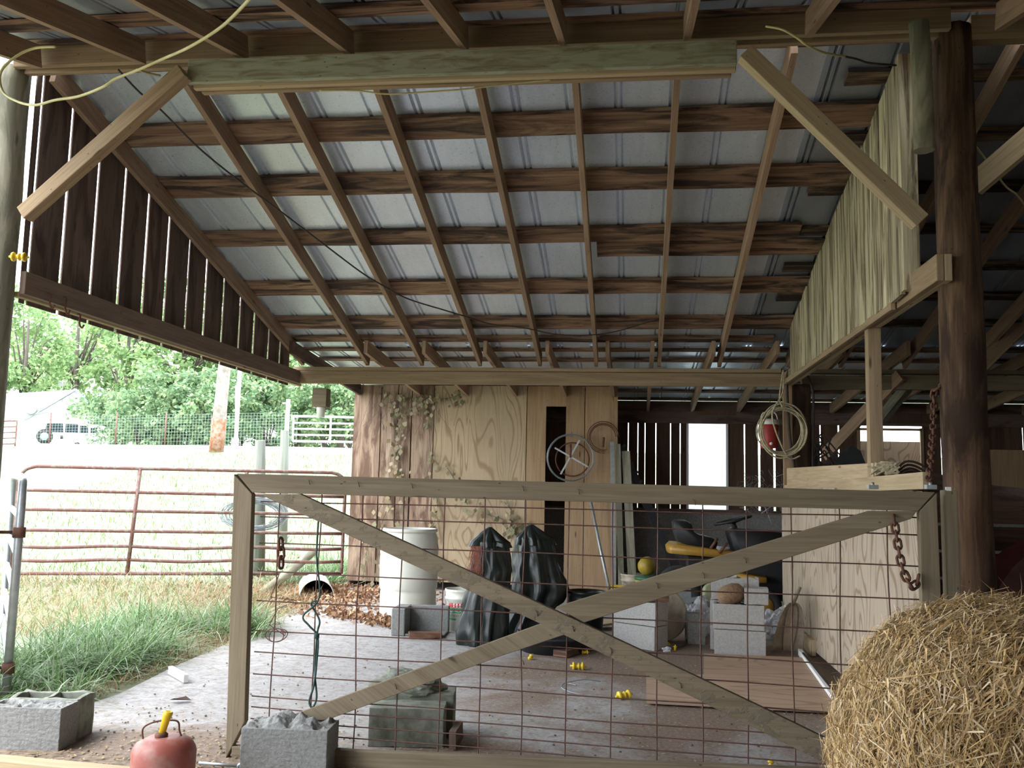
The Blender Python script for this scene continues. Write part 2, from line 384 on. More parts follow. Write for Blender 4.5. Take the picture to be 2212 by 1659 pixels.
# ------------------------------------------------------------------ ground
FY = [(-30, 0), (9, 0), (10, .13), (12, .18), (14, .5), (18, 1.25), (23, 2.15), (28, 2.48), (33, 2.58), (51, 3.05), (61, 3.3), (120, 6)]
def fy(y):
    for (a, ha), (b_, hb) in zip(FY[:-1], FY[1:]):
        if y <= b_: return ha + (hb - ha) * (y - a) / (b_ - a)
    return FY[-1][1]
def sst(x): x = max(0, min(1, x)); return x * x * (3 - 2 * x)
def gz(x, y):
    h = fy(y); return h * max(sst((-3.75 - x) / 1.3), sst((y - 13.2) / 2.5))
bm = BM()
xs = [-120, -90, -70, -55, -45, -36, -28, -22, -17, -13] + [-10 + i * .5 for i in range(15)] + [-2.9, -2, 0, 3, 6, 10, 16, 30, 60]
ys = [-30, -15, -6, -2, 0, 2, 4] + [4.5 + i * .5 for i in range(24)] + [17, 18, 19.5, 21, 23, 25, 28, 31, 35, 40, 46, 52, 60, 75, 100]
gv = [[bm.verts.new((x, y, gz(x, y) - .03 + (.04 * noise.noise(V((x, y, 0)) * .8) if x < -3.6 else 0))) for x in xs] for y in ys]
for j in range(len(ys) - 1):
    for i in range(len(xs) - 1):
        f = bm.faces.new((gv[j][i], gv[j][i + 1], gv[j + 1][i + 1], gv[j + 1][i])); f.smooth = True
struct('ground', bm, 'meadow', 'grassy field rising behind the barn')
# slab: X from -3.2 to 6.6, inside the barn
bm = BM()
edge = [(-3.15, 1.0), (-3.2, 4.3), (-3.1, 5.5), (-3.2, 6.4), (-3.24, 7.3), (-3.3, 8.2), (-3.5, 9.6), (-3.6, 11.6), (-3.6, 13), (6.6, 13), (6.6, 1)]
top = [bm.verts.new((x, y, .0)) for x, y in edge]; bot = [bm.verts.new((x, y, -.1)) for x, y in edge]
bm.faces.new(top[::-1])
for i in range(len(edge)): bm.faces.new((top[i], top[(i + 1) % len(edge)], bot[(i + 1) % len(edge)], bot[i]))
struct('floor', bm, 'slab', 'concrete slab under dirt', origin=V((0, 0, 0)))
bm = BM()
top = [bm.verts.new((x, y, z)) for x, y, z in ((-6, -6, .0), (7, -6, .0), (7, 1.05, .003), (7, 4.2, .004), (0, 4.35, .004), (-3.16, 4.3, .003), (-3.9, 4.6, .0), (-6, 5, -.02))]
bm.faces.new(top[::1]); tag(struct('ground_dirt', bm, 'dirt', 'trodden dirt in front of the gate'), None, None)

# ------------------------------------------------------------------ barn frame
S = .246
RID = 5.05
def zr(y, c=3.92): return c - S * abs(y - RID)     # underside of the purlins
LS = .074
def zl(y): return 2.78 - LS * (y - 9.66)           # underside of lean-to purlins
# roofing: 5V crimp sheet, profile along X, extruded along the slope
def sheet(name, x0, x1, ya, za, yb, zb, mat, label, wav=0, phase=-.10, thick=.0015):
    prof = []; x = x0
    k0 = math.floor((x0 - phase) / .33)
    pts = [(x0, 0)]
    k = k0
    while phase + k * .33 < x1:
        c = phase + k * .33
        vs = [c - .02, c + .02] if k % 2 == 0 else [c]
        if k % 2 == 0:
            for q in vs: pts += [(q - .011, 0), (q, .019), (q + .011, 0)]
        else: pts += [(c - .014, 0), (c - .006, .016), (c + .006, .016), (c + .014, 0)]
        k += 1
    pts = [p for p in pts if x0 <= p[0] <= x1] + [(x1, 0)]
    bm = BM(); n = 14; rows = []
    for j in range(n + 1):
        f = j / n; y = ya + (yb - ya) * f; z = za + (zb - za) * f
        rows.append([bm.verts.new((px, y, z + pz + wav * noise.noise(V((px * 1.5, y * 2.5, 3))) * 1)) for px, pz in pts])
    for j in range(n):
        for i in range(len(pts) - 1):
            bm.faces.new((rows[j][i], rows[j][i + 1], rows[j + 1][i + 1], rows[j + 1][i]))
    o = struct(name, bm, mat, label, origin=V((0, 0, 0)))
    md = o.modifiers.new('thick', 'SOLIDIFY'); md.thickness = thick; md.offset = 1
    return o
mt = .03
sheet('ceiling', -3.78, 1.12, RID + .02, zr(RID) + mt, 9.72, zr(9.72) + mt, 'roof_metal', 'galvanised roof sheets of the main bay', .004)
sheet('ceiling', 1.08, 6.7, RID + .02, zr(RID) + mt + .012, 9.72, zr(9.72) + mt + .012, 'old_roof_metal', 'older crinkled roof sheets at right', .008, -.13)
sheet('ceiling', -3.78, 6.7, RID - .03, zr(RID) + mt, -.8, zr(-.8) + mt, 'old_roof_metal', 'roof sheets on the near slope', .006)
sheet('ceiling', -3.7, 6.7, 9.66, zl(9.66) + .035, 13.15, zl(13.15) + .035, 'roof_metal', 'low roof sheets over the lean-to', .012, .05)

def purlin(x0, x1, ya, yb, label, mat='purlin_wood', seg=14, grp='purlins under the main roof', zf=zr, t=.028, dz=0):
    bm = BM(); yc = (ya + yb) / 2; s = -S if yc > RID else S
    if zf is zl: s = -LS
    zc = zf(yc) + t / 2 + dz
    board(bm, (x0, yc, zc), (x1, yc + random.uniform(-.02, .02), zc), (yb - ya) / math.cos(math.atan(s)), t, (0, 1, s), seg=seg, jit=.008)
    return tag(obj('purlin', bm, mat), label, 'purlin', grp)
rows = [(5.1, 5.26), (5.80, 6.03), (6.44, 6.69), (7.24, 7.46), (8.14, 8.4), (8.9, 9.17), (9.38, 9.5)]
ends = [1.6, 1.52, 1.52, 1.3, 1.56, 1.58, 1.4]
desc = ['purlin just behind the ridge beam', 'widest stained purlin, nearest behind the ridge beam', 'second stained purlin behind the ridge beam', 'third purlin down the roof, doubled at its right half', 'fourth purlin down the back slope', 'fifth purlin down the back slope crossed by the drooping wire', 'lowest thin purlin above the rear beam']
for (a, b_), e, d in zip(rows, ends, desc): purlin(-3.72, e, a, b_, 'brown rough-sawn ' + d)
purlin(-.3, 1.57, 7.48, 7.7, 'short red-brown patch board doubling the third purlin')
for i, y in enumerate((5.57, 6.17, 6.78, 7.36, 7.97, 8.53, 9.1)):
    purlin(1.27 + .03 * (i % 2), 6.6, y - .06, y + .06, f'{ORD[i]} cracked old purlin down the dark roof at right', 'old_purlin', 18, 'old purlins on the right bay', dz=.012)
for i, y in enumerate((4.93, 4.5, 3.95, 3.3, 2.6, 1.9, 1.2, .5, -.2)):
    purlin(-3.72, 6.6, y - .08, y + .08, f'{ORD[i]} purlin toward the viewer from the ridge', 'purlin_wood', 18, 'purlins on the near slope')
for i, y in enumerate((9.78, 10.3, 10.95, 11.6, 12.2, 12.8)):
    purlin(-3.6, 6.6, y - .06, y + .06, f'{ORD[i]} thin purlin of the low lean-to roof from its front', 'purlin_wood', 14, 'purlins over the lean-to', zl, .022, .01)
def rafter(x0, x1, ya, yb, za, zb, label, mat='rafter_wood', grp='rafters of the main bay', h=.14, t=.038):
    bm = BM(); board(bm, (x0, ya, za + h / 2), (x1, yb, zb + h / 2), h * .97, t, (0, 0, 1), seg=6, jit=.002)
    return tag(obj('rafter', bm, mat), label, 'rafter', grp)
rb = lambda y: zr(y) - .147
tops = [-3.60, -2.76, -2.18, -1.57, -.94, -.35, .25, .89, 1.6]; lows = [-3.62, -2.88, -2.27, -1.63, -.98, -.38, .28, .9, 1.6]
for i, (a, b_) in enumerate(zip(tops, lows)):
    d = ('end rafter against the left gable boards' if i == 0 else 'end rafter hidden behind the weathered right gable' if i == 8 else f'{ORD[i-1]} free rafter from the left on the back slope')
    rafter(a, b_, 5.12, 9.8, rb(5.12), rb(9.8), 'tan two-by-six ' + d)
for i, x in enumerate((-3.52, -2.86, -2.23, -1.6, -.94, -.39, .28, .92, 1.88, 2.5, 3.1, 3.7)):
    rafter(x - .02, x, -.6, 4.85, rb(-.6), rb(4.85), f'overhead near-slope rafter ending at the ridge beam, {ORD[i]} from left', 'rafter_wood', 'near-slope rafters overhead')
for i, x in enumerate((2.12, 2.75, 3.38, 4.0, 4.6, 5.2)):
    rafter(x - .02, x, 5.12, 9.8, rb(5.12), rb(9.8), f'dark rafter right of the brown pole, {ORD[i]} from the pole', 'rafter_wood', 'rafters of the right bay')
for i, x in enumerate((-3.58, -2.76, -2.14, -1.5, -.86, -.25, .2, .8, 1.42, 2.05, 2.65, 3.3, 3.9, 4.5, 5.1)):
    mat = 'brown_boards' if i == 0 else 'rafter_wood'
    ya = 9.28 if i else 9.3
    rafter(x, x + .02, ya, 13.1 if i else 12.0, zl(ya) - .14, zl(13.1 if i else 12.0) - .14, f'low lean-to rafter, {ORD[i]} from the left', mat, 'rafters of the lean-to')
# ridge beam, greenish built-up beam, rear beam, side tie beams
def beam(name, p0, p1, w, t, mat, label, wd=(0, 0, 1), cat='beam', seg=1, grp=None, bev=.004, parent=None):
    bm = BM(); board(bm, p0, p1, w, t, wd, seg)
    o = obj(name, bm, mat, parent, bevel=bev)
    return tag(o, label, cat, grp) if not parent else o
b0 = empty('ridge_beam', (-.9, 5, 3.76), 'long tan doubled beam under the roof ridge between the two poles', 'beam')
beam('front_board', (-3.72, 4.92, 3.83), (1.66, 4.92, 3.835), .135, .04, 'beam_wood', '', parent=b0)
beam('rear_board', (-3.72, 4.99, 3.80), (1.66, 4.99, 3.805), .10, .04, 'beam_wood', '', parent=b0)
bm = BM(); board(bm, (1.78, 5.0, 3.8), (6.6, 5.0, 3.8), .14, .08); tag(obj('ridge_beam', bm, 'beam_wood', bevel=.004), 'dim ridge beam running right from the brown pole', 'beam')
ge = empty('built_up_beam', (-1, 4.78, 3.6), 'greenish lichen-covered built-up beam hung below the ridge beam', 'beam')
a, b_ = atY(408, 157, 4.74), atY(1591, 114, 4.74)
beam('board', a, b_, .135, .038, 'green_beam', '', parent=ge)
beam('board', a + V((.02, .041, -.018)), b_ + V((0, .041, -.018)), .135, .038, 'new_lumber', '', parent=ge)
beam('board', a + V((.05, .082, -.026)), b_ + V((-.02, .082, -.026)), .135, .038, 'beam_wood', '', parent=ge)
def brace(name, p0, p1, label):
    e = empty(name, (p0 + p1) / 2, label, 'brace', 'knee braces at the ridge beam')
    for k in range(2):
        beam('board', p0 + V((0, .04 * k, 0)), p1 + V((0, .04 * k, 0)), .088, .038, 'new_lumber' if p0.x > 0 else 'beam_wood', '', wd=(0, 0, 1), parent=e)
brace('knee_brace', atY(48, 462, 4.8), atY(395, 153, 4.66), 'pale knee brace from left pole up to the green beam')
brace('knee_brace', atY(1990, 478, 4.75), atY(1610, 112, 4.66), 'bright new knee brace from beam down to brown pole')
# rear beam
re = empty('rear_beam', (-1, 9.75, 2.4), 'knotty tan beam across the back with a flat top plate', 'beam')
beam('face_board', (-3.7, 9.74, 2.47), (1.52, 9.74, 2.468), .138, .04, 'beam_wood', '', parent=re)
beam('top_plate', (-3.7, 9.79, 2.565), (1.52, 9.79, 2.565), .13, .04, 'beam_wood', '', wd=(0, 1, 0), parent=re)
bm = BM(); board(bm, (1.75, 9.9, 2.47), (6.6, 9.9, 2.47), .14, .08); tag(obj('rear_beam', bm, 'gate_wood'), 'shadowed rear beam continuing behind the brown pole', 'beam')
bm = BM(); board(bm, (1.75, 9.9, 2.58), (6.6, 9.9, 2.58), .13, .04, (0, 1, 0)); tag(obj('top_plate', bm, 'gate_wood'), 'flat plate on top of the shadowed right rear beam', 'beam')
# left tie beam
te = empty('tie_beam', (-3.66, 7.4, 2.4), 'left tie beam under the dark gable boards with rusty hooks', 'beam')
beam('side_board', (-3.645, 5.05, 2.47), (-3.645, 9.74, 2.47), .14, .038, 'tie_wood', '', parent=te)
beam('bottom_strip', (-3.69, 5.05, 2.4), (-3.69, 9.9, 2.4), .05, .03, 'new_lumber', '', wd=(1, 0, 0), parent=te)
for (px, py, l) in ((103, 640, .075), (137, 648, .09), (167, 685, .07)):
    p = atX(px, py, -3.615); bm = BM(); tube(bm, catmull([p + V((0, 0, .02)), p + V((.02, 0, .01)), p + V((.018, 0, -l * .6)), p + V((.03, .01, -l)), p + V((.045, .01, -l * .7))], 5), .006, 6)
    h = obj('hook', bm, 'rust', te); h['label'] = 'rusty iron hook'
t2 = empty('tie_beam', (1.58, 7.2, 2.4), 'right tie beam carrying the weathered gable boards', 'beam')
beam('board', (1.60, 4.88, 2.475), (1.60, 9.7, 2.475), .14, .038, 'new_lumber', '', parent=t2)
beam('board', (1.56, 4.88, 2.475), (1.56, 9.7, 2.475), .14, .038, 'beam_wood', '', parent=t2)
beam('bottom_board', (1.52, 5.6, 2.42), (1.52, 9.6, 2.42), .05, .03, 'beam_wood', '', parent=t2)
# left gable boards
gy = [5.1, 5.17, 5.49, 5.83, 6.17, 6.51, 6.84, 7.2, 7.53, 7.89, 8.26, 8.6, 8.98, 9.3, 9.6]
gpx = [6, 7, 7, 5.5, 5.5, 5.5, 4.5, 1.8, 3.5, 2.2, 1.8, 3, 1.8, 1.5, 1.5]
gw = [p * .5 * y_ / 2000 * math.hypot(3.7, y_) / 3.7 + .011 * y_ / 3.7 for p, y_ in zip(gpx, gy)]
bm = BM()
for i in range(len(gy) - 1):
    a = gy[i] + gw[i] / 2; b_ = gy[i + 1] - gw[i + 1] / 2
    n = 6; vs = []
    for X in (-3.70, -3.71):
        vs.append([bm.verts.new((X, y, z)) for y, z in ((a, 2.36), (b_, 2.36), (b_ + .004, zr(b_) + .02), (a - .003, zr(a) + .02))])
    uv = bm.loops.layers.uv.active
    fs = [bm.faces.new(vs[0][::-1]), bm.faces.new(vs[1])] + [bm.faces.new((vs[0][k], vs[0][(k + 1) % 4], vs[1][(k + 1) % 4], vs[1][k])) for k in range(4)]
    for f in fs:
        for l in f.loops: l[uv].uv = (l.vert.co.z, l.vert.co.y + l.vert.co.x)
bmesh.ops.recalc_face_normals(bm, faces=bm.faces)
struct('wall_left', bm, 'brown_boards', 'dark gapped gable boards at left')
# right gable weathered boards
bm = BM(); y = 5.36; uv = bm.loops.layers.uv.active
while y < 9.1:
    wd = random.choice((.18, .2, .24, .2)); y2 = min(y + wd, 9.15); X = 1.50 + random.uniform(0, .012); b_ = y2 - .02
    vs = [[bm.verts.new((X + dx, yy, z)) for yy, z in ((y, 2.43 + random.uniform(-.0, .012)), (b_, 2.43), (b_, zr(b_) - .02), (y, zr(y) - .02))] for dx in (0, .022)]
    fs = [bm.faces.new(vs[0][::-1]), bm.faces.new(vs[1])] + [bm.faces.new((vs[0][k], vs[0][(k + 1) % 4], vs[1][(k + 1) % 4], vs[1][k])) for k in range(4)]
    for f in fs:
        for l in f.loops: l[uv].uv = (l.vert.co.z, l.vert.co.y + l.vert.co.x)
    y = y2
bmesh.ops.recalc_face_normals(bm, faces=bm.faces)
struct('wall_right', bm, 'weathered_boards', 'weathered yellowish gable boards at right')
bm = BM(); board(bm, (1.545, 5.33, 2.45), (1.545, 5.33, zr(5.33) - .02), .05, .09, (0, 1, 0)); tag(obj('stud', bm, 'weathered_boards'), 'narrow edge board at the tall end of the weathered gable', 'board')
# poles
def pole(x, y, z0, z1, r0, r1, mat, label, cat='pole', name='log_pole', n=22, notch=None):
    bm = BM(); k = 40; pts = [V((x + .012 * noise.noise(V((0, 0, i * .2 + x))), y + .01 * noise.noise(V((5, 0, i * .2 + x))), z0 + (z1 - z0) * i / k)) for i in range(k + 1)]
    tube(bm, pts, lambda f: r0 + (r1 - r0) * f, n)
    for v in bm.verts:
        a = math.atan2(v.co.y - y, v.co.x - x); d = V((math.cos(a), math.sin(a), 0))
        v.co += d * (.006 * noise.noise(V((math.cos(a) * 3, math.sin(a) * 3, v.co.z * 1.3 + x * 5))) + .004 * noise.noise(V((a * 3, 0, v.co.z * .5))))
    return tag(obj(name, bm, mat, smooth=True), label, cat)
pole(1.70, 5.02, 0, 3.82, .122, .098, 'pole_brown', 'thick dark brown round log pole beside the gate')
pl = pole(-3.78, 5.0, 0, 3.79, .11, .095, 'pole_grey', 'grey-green round log pole at the left edge')
pole(1.70, 9.75, 0, 2.42, .12, .11, 'pole_brown', 'dark round log pole behind the hanging rope coil')
pole(5.2, 5.02, 0, 3.8, .12, .1, 'pole_brown', 'far right log pole under the ridge beam')
# squared pale log hanging from the ridge beam
bm = BM(); tube(bm, [atY(1984, 50, 4.8) + V((0, .0, 0)), atY(1992, 190, 4.8), atY(1996, 325, 4.8)], .052, 9)
roughen(bm, .006, 9); tag(obj('hanging_post', bm, 'pale_post'), 'short pale barked post hanging from the ridge beam end', 'post')
# 4x4 drop post and props
bm = BM(); board(bm, (1.575, 6.3, 1.36), (1.575, 6.3, 2.42), .085, .085, (1, 0, 0)); tag(obj('square_post', bm, 'beam_wood', bevel=.004), 'square sawn post dropping from gable beam to partition', 'post')
bm = BM(); board(bm, (1.56, 9.62, .05), (1.56, 9.62, 2.5), .09, .05, (1, 0, 0)); tag(obj('square_post', bm, 'shed_boards_tan', bevel=.004), 'thin upright board behind the rope coil', 'post')
# roof bracing in the right bay
def strut(p0, p1, w, t, mat, label, nm='roof_brace'):
    bm = BM(); board(bm, p0, p1, w, t, (0, 0, 1), seg=2); tag(obj(nm, bm, mat), label, 'brace', 'braces in the right bay')
strut(atY(2105, 400, 5.6), atY(2240, 285, 5.3), .14, .04, 'new_lumber', 'bright diagonal board right of the brown pole')
strut(atY(2120, 790, 9.2), atY(2250, 660, 9.0), .13, .04, 'rafter_wood', 'lower right diagonal brace under the dark roof')
strut(atY(1780, 985, 10.6), atY(1945, 810, 9.8), .13, .04, 'rafter_wood', 'long diagonal brace rising behind the square post')
strut(atY(1905, 905, 10.6), atY(1960, 835, 10.3), .1, .09, 'pole_grey', 'short stubby log brace under the lean-to')
strut(atY(2060, 835, 9.7), atY(2135, 745, 9.4), .13, .04, 'rafter_wood', 'steep short brace against the right rear beam')

# ------------------------------------------------------------------ walls at the back
SY = 11.8
bm = BM(); uv = bm.loops.layers.uv.active
def vb(bm, x0, x1, z0, z1, y=SY, t=.022, mi=0):
    board(bm, ((x0 + x1) / 2, y, z0), ((x0 + x1) / 2, y, z1), x1 - x0, t, (1, 0, 0), mi=mi)
for x0, x1 in ((-3.63, -3.27), (-3.255, -3.04), (-3.03, -2.86), (-2.845, -2.56)): vb(bm, x0, x1, .08, 2.62, SY + random.uniform(-.006, .006))
for x0, x1, z0 in ((-1.335, -1.09, .1), (-.835, -.6, .0), (-.59, -.18, .02)): vb(bm, x0, x1, z0, 2.62, mi=1)
vb(bm, -1.09, -.835, 2.36, 2.62, mi=1)
vb(bm, -2.55, -1.345, .1, 2.62, mi=2)
# return walls and dark inside of the little shed
for yy in (11.83, 12.1, 12.37, 12.64): board(bm, (-.2, yy + .13, 0), (-.2, yy + .13, 2.4), .26, .02, (0, 1, 0), mi=0)
for yy in (11.83, 12.1, 12.37, 12.64): board(bm, (-3.62, yy + .13, 0), (-3.62, yy + .13, 2.4), .268, .02, (0, 1, 0), mi=0)
struct('wall_shed', bm, ['shed_boards', 'shed_boards_tan', 'shed_plywood'], 'plywood and plank front of the inner shed')
bm = BM(); board(bm, (-3.62, 11.86, 2.5), (-.2, 11.86, 2.5), .14, .04); struct('trim_1', bm, 'beam_wood', 'header board over the shed front')
# rear wall: boards above block wall, two openings
BY = 12.95
bm = BM(); x = -3.6; w1 = (.76, 1.29); w2 = (3.02, 3.83); gaps = (.44, .62, 1.33, 1.52, 1.67, 2.1, 2.6, 4.3)
xs_ = [-3.6, -3.3, -3.0, -2.7, -2.4, -2.1, -1.8, -1.5, -1.2, -.9, -.6, -.3, -.05, .085, .18, .33, .53, .66, .76]
def wallboards(bm, lst, z0, z1, gp):
    for a, b_ in zip(lst[:-1], lst[1:]):
        gg = gp() ; vb(bm, a + gg / 2, b_ - gg / 2, z0, z1, BY + random.uniform(-.01, .01))
wallboards(bm, xs_[:12], 1.06, 2.3, lambda: 0)
wallboards(bm, xs_[11:], 1.06, 2.3, lambda: random.choice((.008, .012, .028)))
wallboards(bm, [1.29, 1.52, 1.72, 1.92, 2.12, 2.32, 2.52, 2.77, 3.02], 1.06, 2.3, lambda: random.choice((.004, .03, .012)))
wallboards(bm, [3.83, 4.08, 4.36, 4.6, 4.85, 5.1, 5.4, 5.7, 6.0, 6.3, 6.6], 1.06, 2.3, lambda: random.choice((.003, .005, .02)))
vb(bm, w1[0], w1[1], 2.27, 2.32); vb(bm, w2[0], w2[1], 2.2, 2.32)
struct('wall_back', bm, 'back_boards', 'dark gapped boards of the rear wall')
bm = BM(); rawbox(bm, (-3.6, BY - .08, 0), (6.6, BY + .1, 1.04)); struct('wall_back_base', bm, 'cinder_dark', 'low block wall under the rear boards')
bm = BM(); board(bm, (-3.6, BY - .06, 1.06), (6.6, BY - .06, 1.06), .2, .04, (0, 1, 0)); struct('trim_2', bm, 'brown_boards', 'sill plank on the rear block wall')
bm = BM(); board(bm, (-3.6, BY - .04, 2.33), (6.6, BY - .04, 2.33), .17, .04); board(bm, (-3.6, BY, 2.485), (6.6, BY, 2.485), .14, .03); struct('trim_3', bm, 'brown_boards', 'top plate of the rear wall')
# windows
fr = BM()
for x in w1: vb(fr, x - .015, x + .015, 1.04, 2.28, BY - .02, .04)
board(fr, (w1[0], BY - .02, 1.05), (w1[1], BY - .02, 1.05), .03, .04); board(fr, (w1[0], BY - .02, 2.26), (w1[1], BY - .02, 2.26), .03, .04)
wf = struct('window_1', fr, 'white_paint', 'narrow milky window in the rear boards')
bm = BM(); rawbox(bm, (w1[0], BY + .01, 1.06), (w1[1], BY + .014, 2.26))
m, nt, b = newmat('milky_sheet'); t = N(nt, 'TexCoord'); tr = N(nt, 'BsdfTranslucent'); tp = N(nt, 'BsdfTransparent'); mx = N(nt, 'MixShader')
sp = ramp(nt, noise_(nt, t.outputs['Object'], 28, 4, .8), [(.6, (.55, .6, .62)), (.68, (.25, .28, .27))]); nt.links.new(sp, tr.inputs[0]); mx.inputs[0].default_value = .35
nt.links.new(tr.outputs[0], mx.inputs[1]); nt.links.new(tp.outputs[0], mx.inputs[2]); nt.links.new(mx.outputs[0], nt.nodes['Material Output'].inputs[0])
obj('pane', bm, 'milky_sheet', wf)
fr = BM()
for x in w2: vb(fr, x - .02, x + .02, 1.04, 2.22, BY - .02, .04)
board(fr, (w2[0], BY - .02, 2.2), (w2[1], BY - .02, 2.2), .03, .04)
struct('window_2', fr, 'beam_wood', 'open window hole in the right rear wall')
bm = BM(); vb(bm, 2.95, 4.0, .4, 2.06, BY + .35, .015); tag(obj('plywood_sheet', bm, 'clean_plywood'), 'pale plywood sheet standing outside behind the right rear window', 'plywood')
bm = BM(); vb(bm, 4.35, 5.1, 1.1, 1.95, BY - .05, .015); tag(obj('plywood_sheet', bm, 'shed_boards_tan'), 'brown board patch on the rear wall right of the pole', 'plywood')
# far right wall, added out of frame to keep the right bay dark
bm = BM()
y = -1.0
while y < 13: board(bm, (6.65, y + .14, 0), (6.65, y + .14, zr(min(y, 9.7)) if y < 9.7 else zl(y)), .275, .02, (0, 1, 0)); y += .28
struct('wall_right_unseen', bm, 'brown_boards', 'unseen outer boards keeping the right bay dark')
bm = BM(); x = -3.7  # unseen board wall, added to cut the light from behind the camera
while x < 6.6: vb(bm, x, x + .275, 0, 2.25, -4.2); x += .28
struct('wall_light_block', bm, 'brown_boards', 'added board wall behind the viewer blocking front light')
sheet('ceiling', -3.78, 6.7, -.78, zr(-.8) + mt - .01, -4.3, 2.28, 'old_roof_metal', 'added low roof sheets behind the viewer blocking front light', .006)  # roof added out of view, dims the fronts of gate and bale

# ------------------------------------------------------------------ the wooden mesh gate
GA, GB = V((-1.95, 4.37, 0)), V((1.27, 4.12, 0)); gd = (GB - GA); GLn = gd.length; gd.normalize(); gn = V((gd.y, -gd.x, 0))  # gn toward the viewer
def gp(px, py, off=0):
    d = ray(px, py); t = ((GA + gn * off) - EYE).dot(gn) / d.dot(gn); return EYE + d * t
gate = empty('farm_gate', (-.3, 4.25, .02), 'long weathered wooden gate with crossed braces and rusty wire panel', 'gate')
def gboard(name, a, b_, w, t, mat='gate_wood', off=0, seg=1, label=None):
    bm = BM(); pa, pb = gp(*a, off), gp(*b_, off); board(bm, pa, pb, w, t, gn.cross((pb - pa).normalized()), seg)
    o = obj(name, bm, mat, gate, bevel=.004)
    if label: o['label'] = label
    return o
def gpoly(name, pts, t, mat='gate_wood', off=0, udir=None):
    """board cut to the outline pts (pixels), t thick behind its face"""
    bm = BM(); uv = bm.loops.layers.uv.active; f = [gp(*p, off) for p in pts]; bk = [p - gn * t for p in f]
    u = (f[1] - f[0]).normalized() if udir is None else udir; v = gn.cross(u); A = [bm.verts.new(p) for p in f]; B = [bm.verts.new(p) for p in bk]; n = len(A)
    fs = [bm.faces.new(A), bm.faces.new(B[::-1])] + [bm.faces.new((A[k], B[k], B[(k + 1) % n], A[(k + 1) % n])) for k in range(n)]
    bmesh.ops.recalc_face_normals(bm, faces=fs)
    for q in fs:
        for l in q.loops: l[uv].uv = (l.vert.co.dot(u), l.vert.co.dot(v) + l.vert.co.dot(gn))
    return obj(name, bm, mat, gate, bevel=.003)
gpoly('top_rail', [(511, 1023), (2020, 1063), (1984, 1104), (545, 1064)], .04)
gpoly('stile', [(505, 1024), (544, 1067), (528, 1560), (487, 1640)], .04, udir=V((0, 0, 1)))
gpoly('stile', [(2024, 1065), (1986, 1104), (2000, 1560), (2046, 1640)], .06, udir=V((0, 0, 1)))
gpoly('bottom_rail', [(500, 1612), (2040, 1672), (2046, 1714), (500, 1652)], .04)
gpoly('diagonal_brace', [(560, 1068), (647, 1067), (1267, 1350), (1629, 1520), (2000, 1700), (1880, 1698), (1502, 1509), (1173, 1350)], .036, 'gate_mud', .005)
gpoly('diagonal_brace', [(1877, 1104), (1981, 1104), (1968, 1121), (1262, 1345), (1200, 1312), (1600, 1188)], .036, 'gate_wood', .002)
gpoly('diagonal_brace', [(1208, 1333), (1247, 1362), (1080, 1418), (705, 1556), (600, 1556)], .036, 'gate_wood', .002)
bm = BM()
zs = [(1.225, .0), (1.15, 0), (1.02, 0), (.885, 0), (.745, 0), (.60, 0), (.50, 0), (.40, 0), (.295, 0), (.243, 0), (.187, 0), (.135, 0), (.085, 0)]
vx = [603, 691, 781, 871, 961, 1046, 1133, 1228, 1325, 1420, 1516, 1614, 1710, 1812, 1916]
def warp(s, z): return gn * (-.055 + .008 * noise.noise(V((s * 1.7, z * 2, 1)))) + V((0, 0, .008 * noise.noise(V((s * 1.2, z * 4, 7)))))
for z, _ in zs:
    pts = [GA + gd * (s / 24 * GLn) + V((0, 0, z - .012 + .0 * s)) + warp(s / 24 * GLn, z) for s in range(1, 25)]
    pts = [p + gd * (.006 * noise.noise(p * 3)) for p in pts]; tube(bm, pts, .0032, 5)
for x in vx:
    p0 = gp(x, 1085, -.05); s0 = (p0 - GA).dot(gd)
    pts = [GA + gd * (s0 + .012 * noise.noise(V((x, z * 2.2, 0)))) + V((0, 0, z)) + warp(s0, z) - gn * .005 for z in [i * .08 + .03 for i in range(17)]]
    tube(bm, pts, .0032, 5)
obj('wire_panel', bm, 'rust_wire', gate)['label'] = 'rusty wire grid panel'
for (px, py) in ((668, 1041), (775, 1046), (890, 1049), (1130, 1055), (1250, 1062), (1500, 1085), (1238, 1358), (1130, 1430), (855, 1483), (1420, 1265), (1520, 1243), (1610, 1210), (945, 1180), (1160, 1325), (1320, 1405), (1470, 1480)):
    bm = BM(); p = gp(px, py, .006); tube(bm, [p + V((-.008, 0, .012)), p + gn * .008 + V((.002, 0, .005)), p + V((.004, 0, -.012))], .002, 5); obj('nail', bm, 'rust_wire', gate)
# hinge-side post, strip and hardware
bm = BM(); a = gp(2054, 1050, -.04); board(bm, V((a.x, a.y + .03, .02)), V((a.x, a.y + .03, 1.335)), .05, .09, gd); tag(obj('gate_post', bm, 'gate_wood', bevel=.003), 'sawn post the gate is hung on, beside the log pole', 'post')
bm = BM(); board(bm, gp(2048, 1052, -.035), gp(2053, 1205, -.035), .02, .02, gd); obj('white_strip', bm, 'white_paint', gate)
for px in (1885, 2010):
    bm = BM(); p = gp(px, 1052, -.02); board(bm, p + V((-.02, 0, 0)), p + V((.02, 0, .0)), .018, .04); tube(bm, [p, p + V((0, 0, .02))], .007, 6); obj('hinge', bm, 'galv_tube', gate)
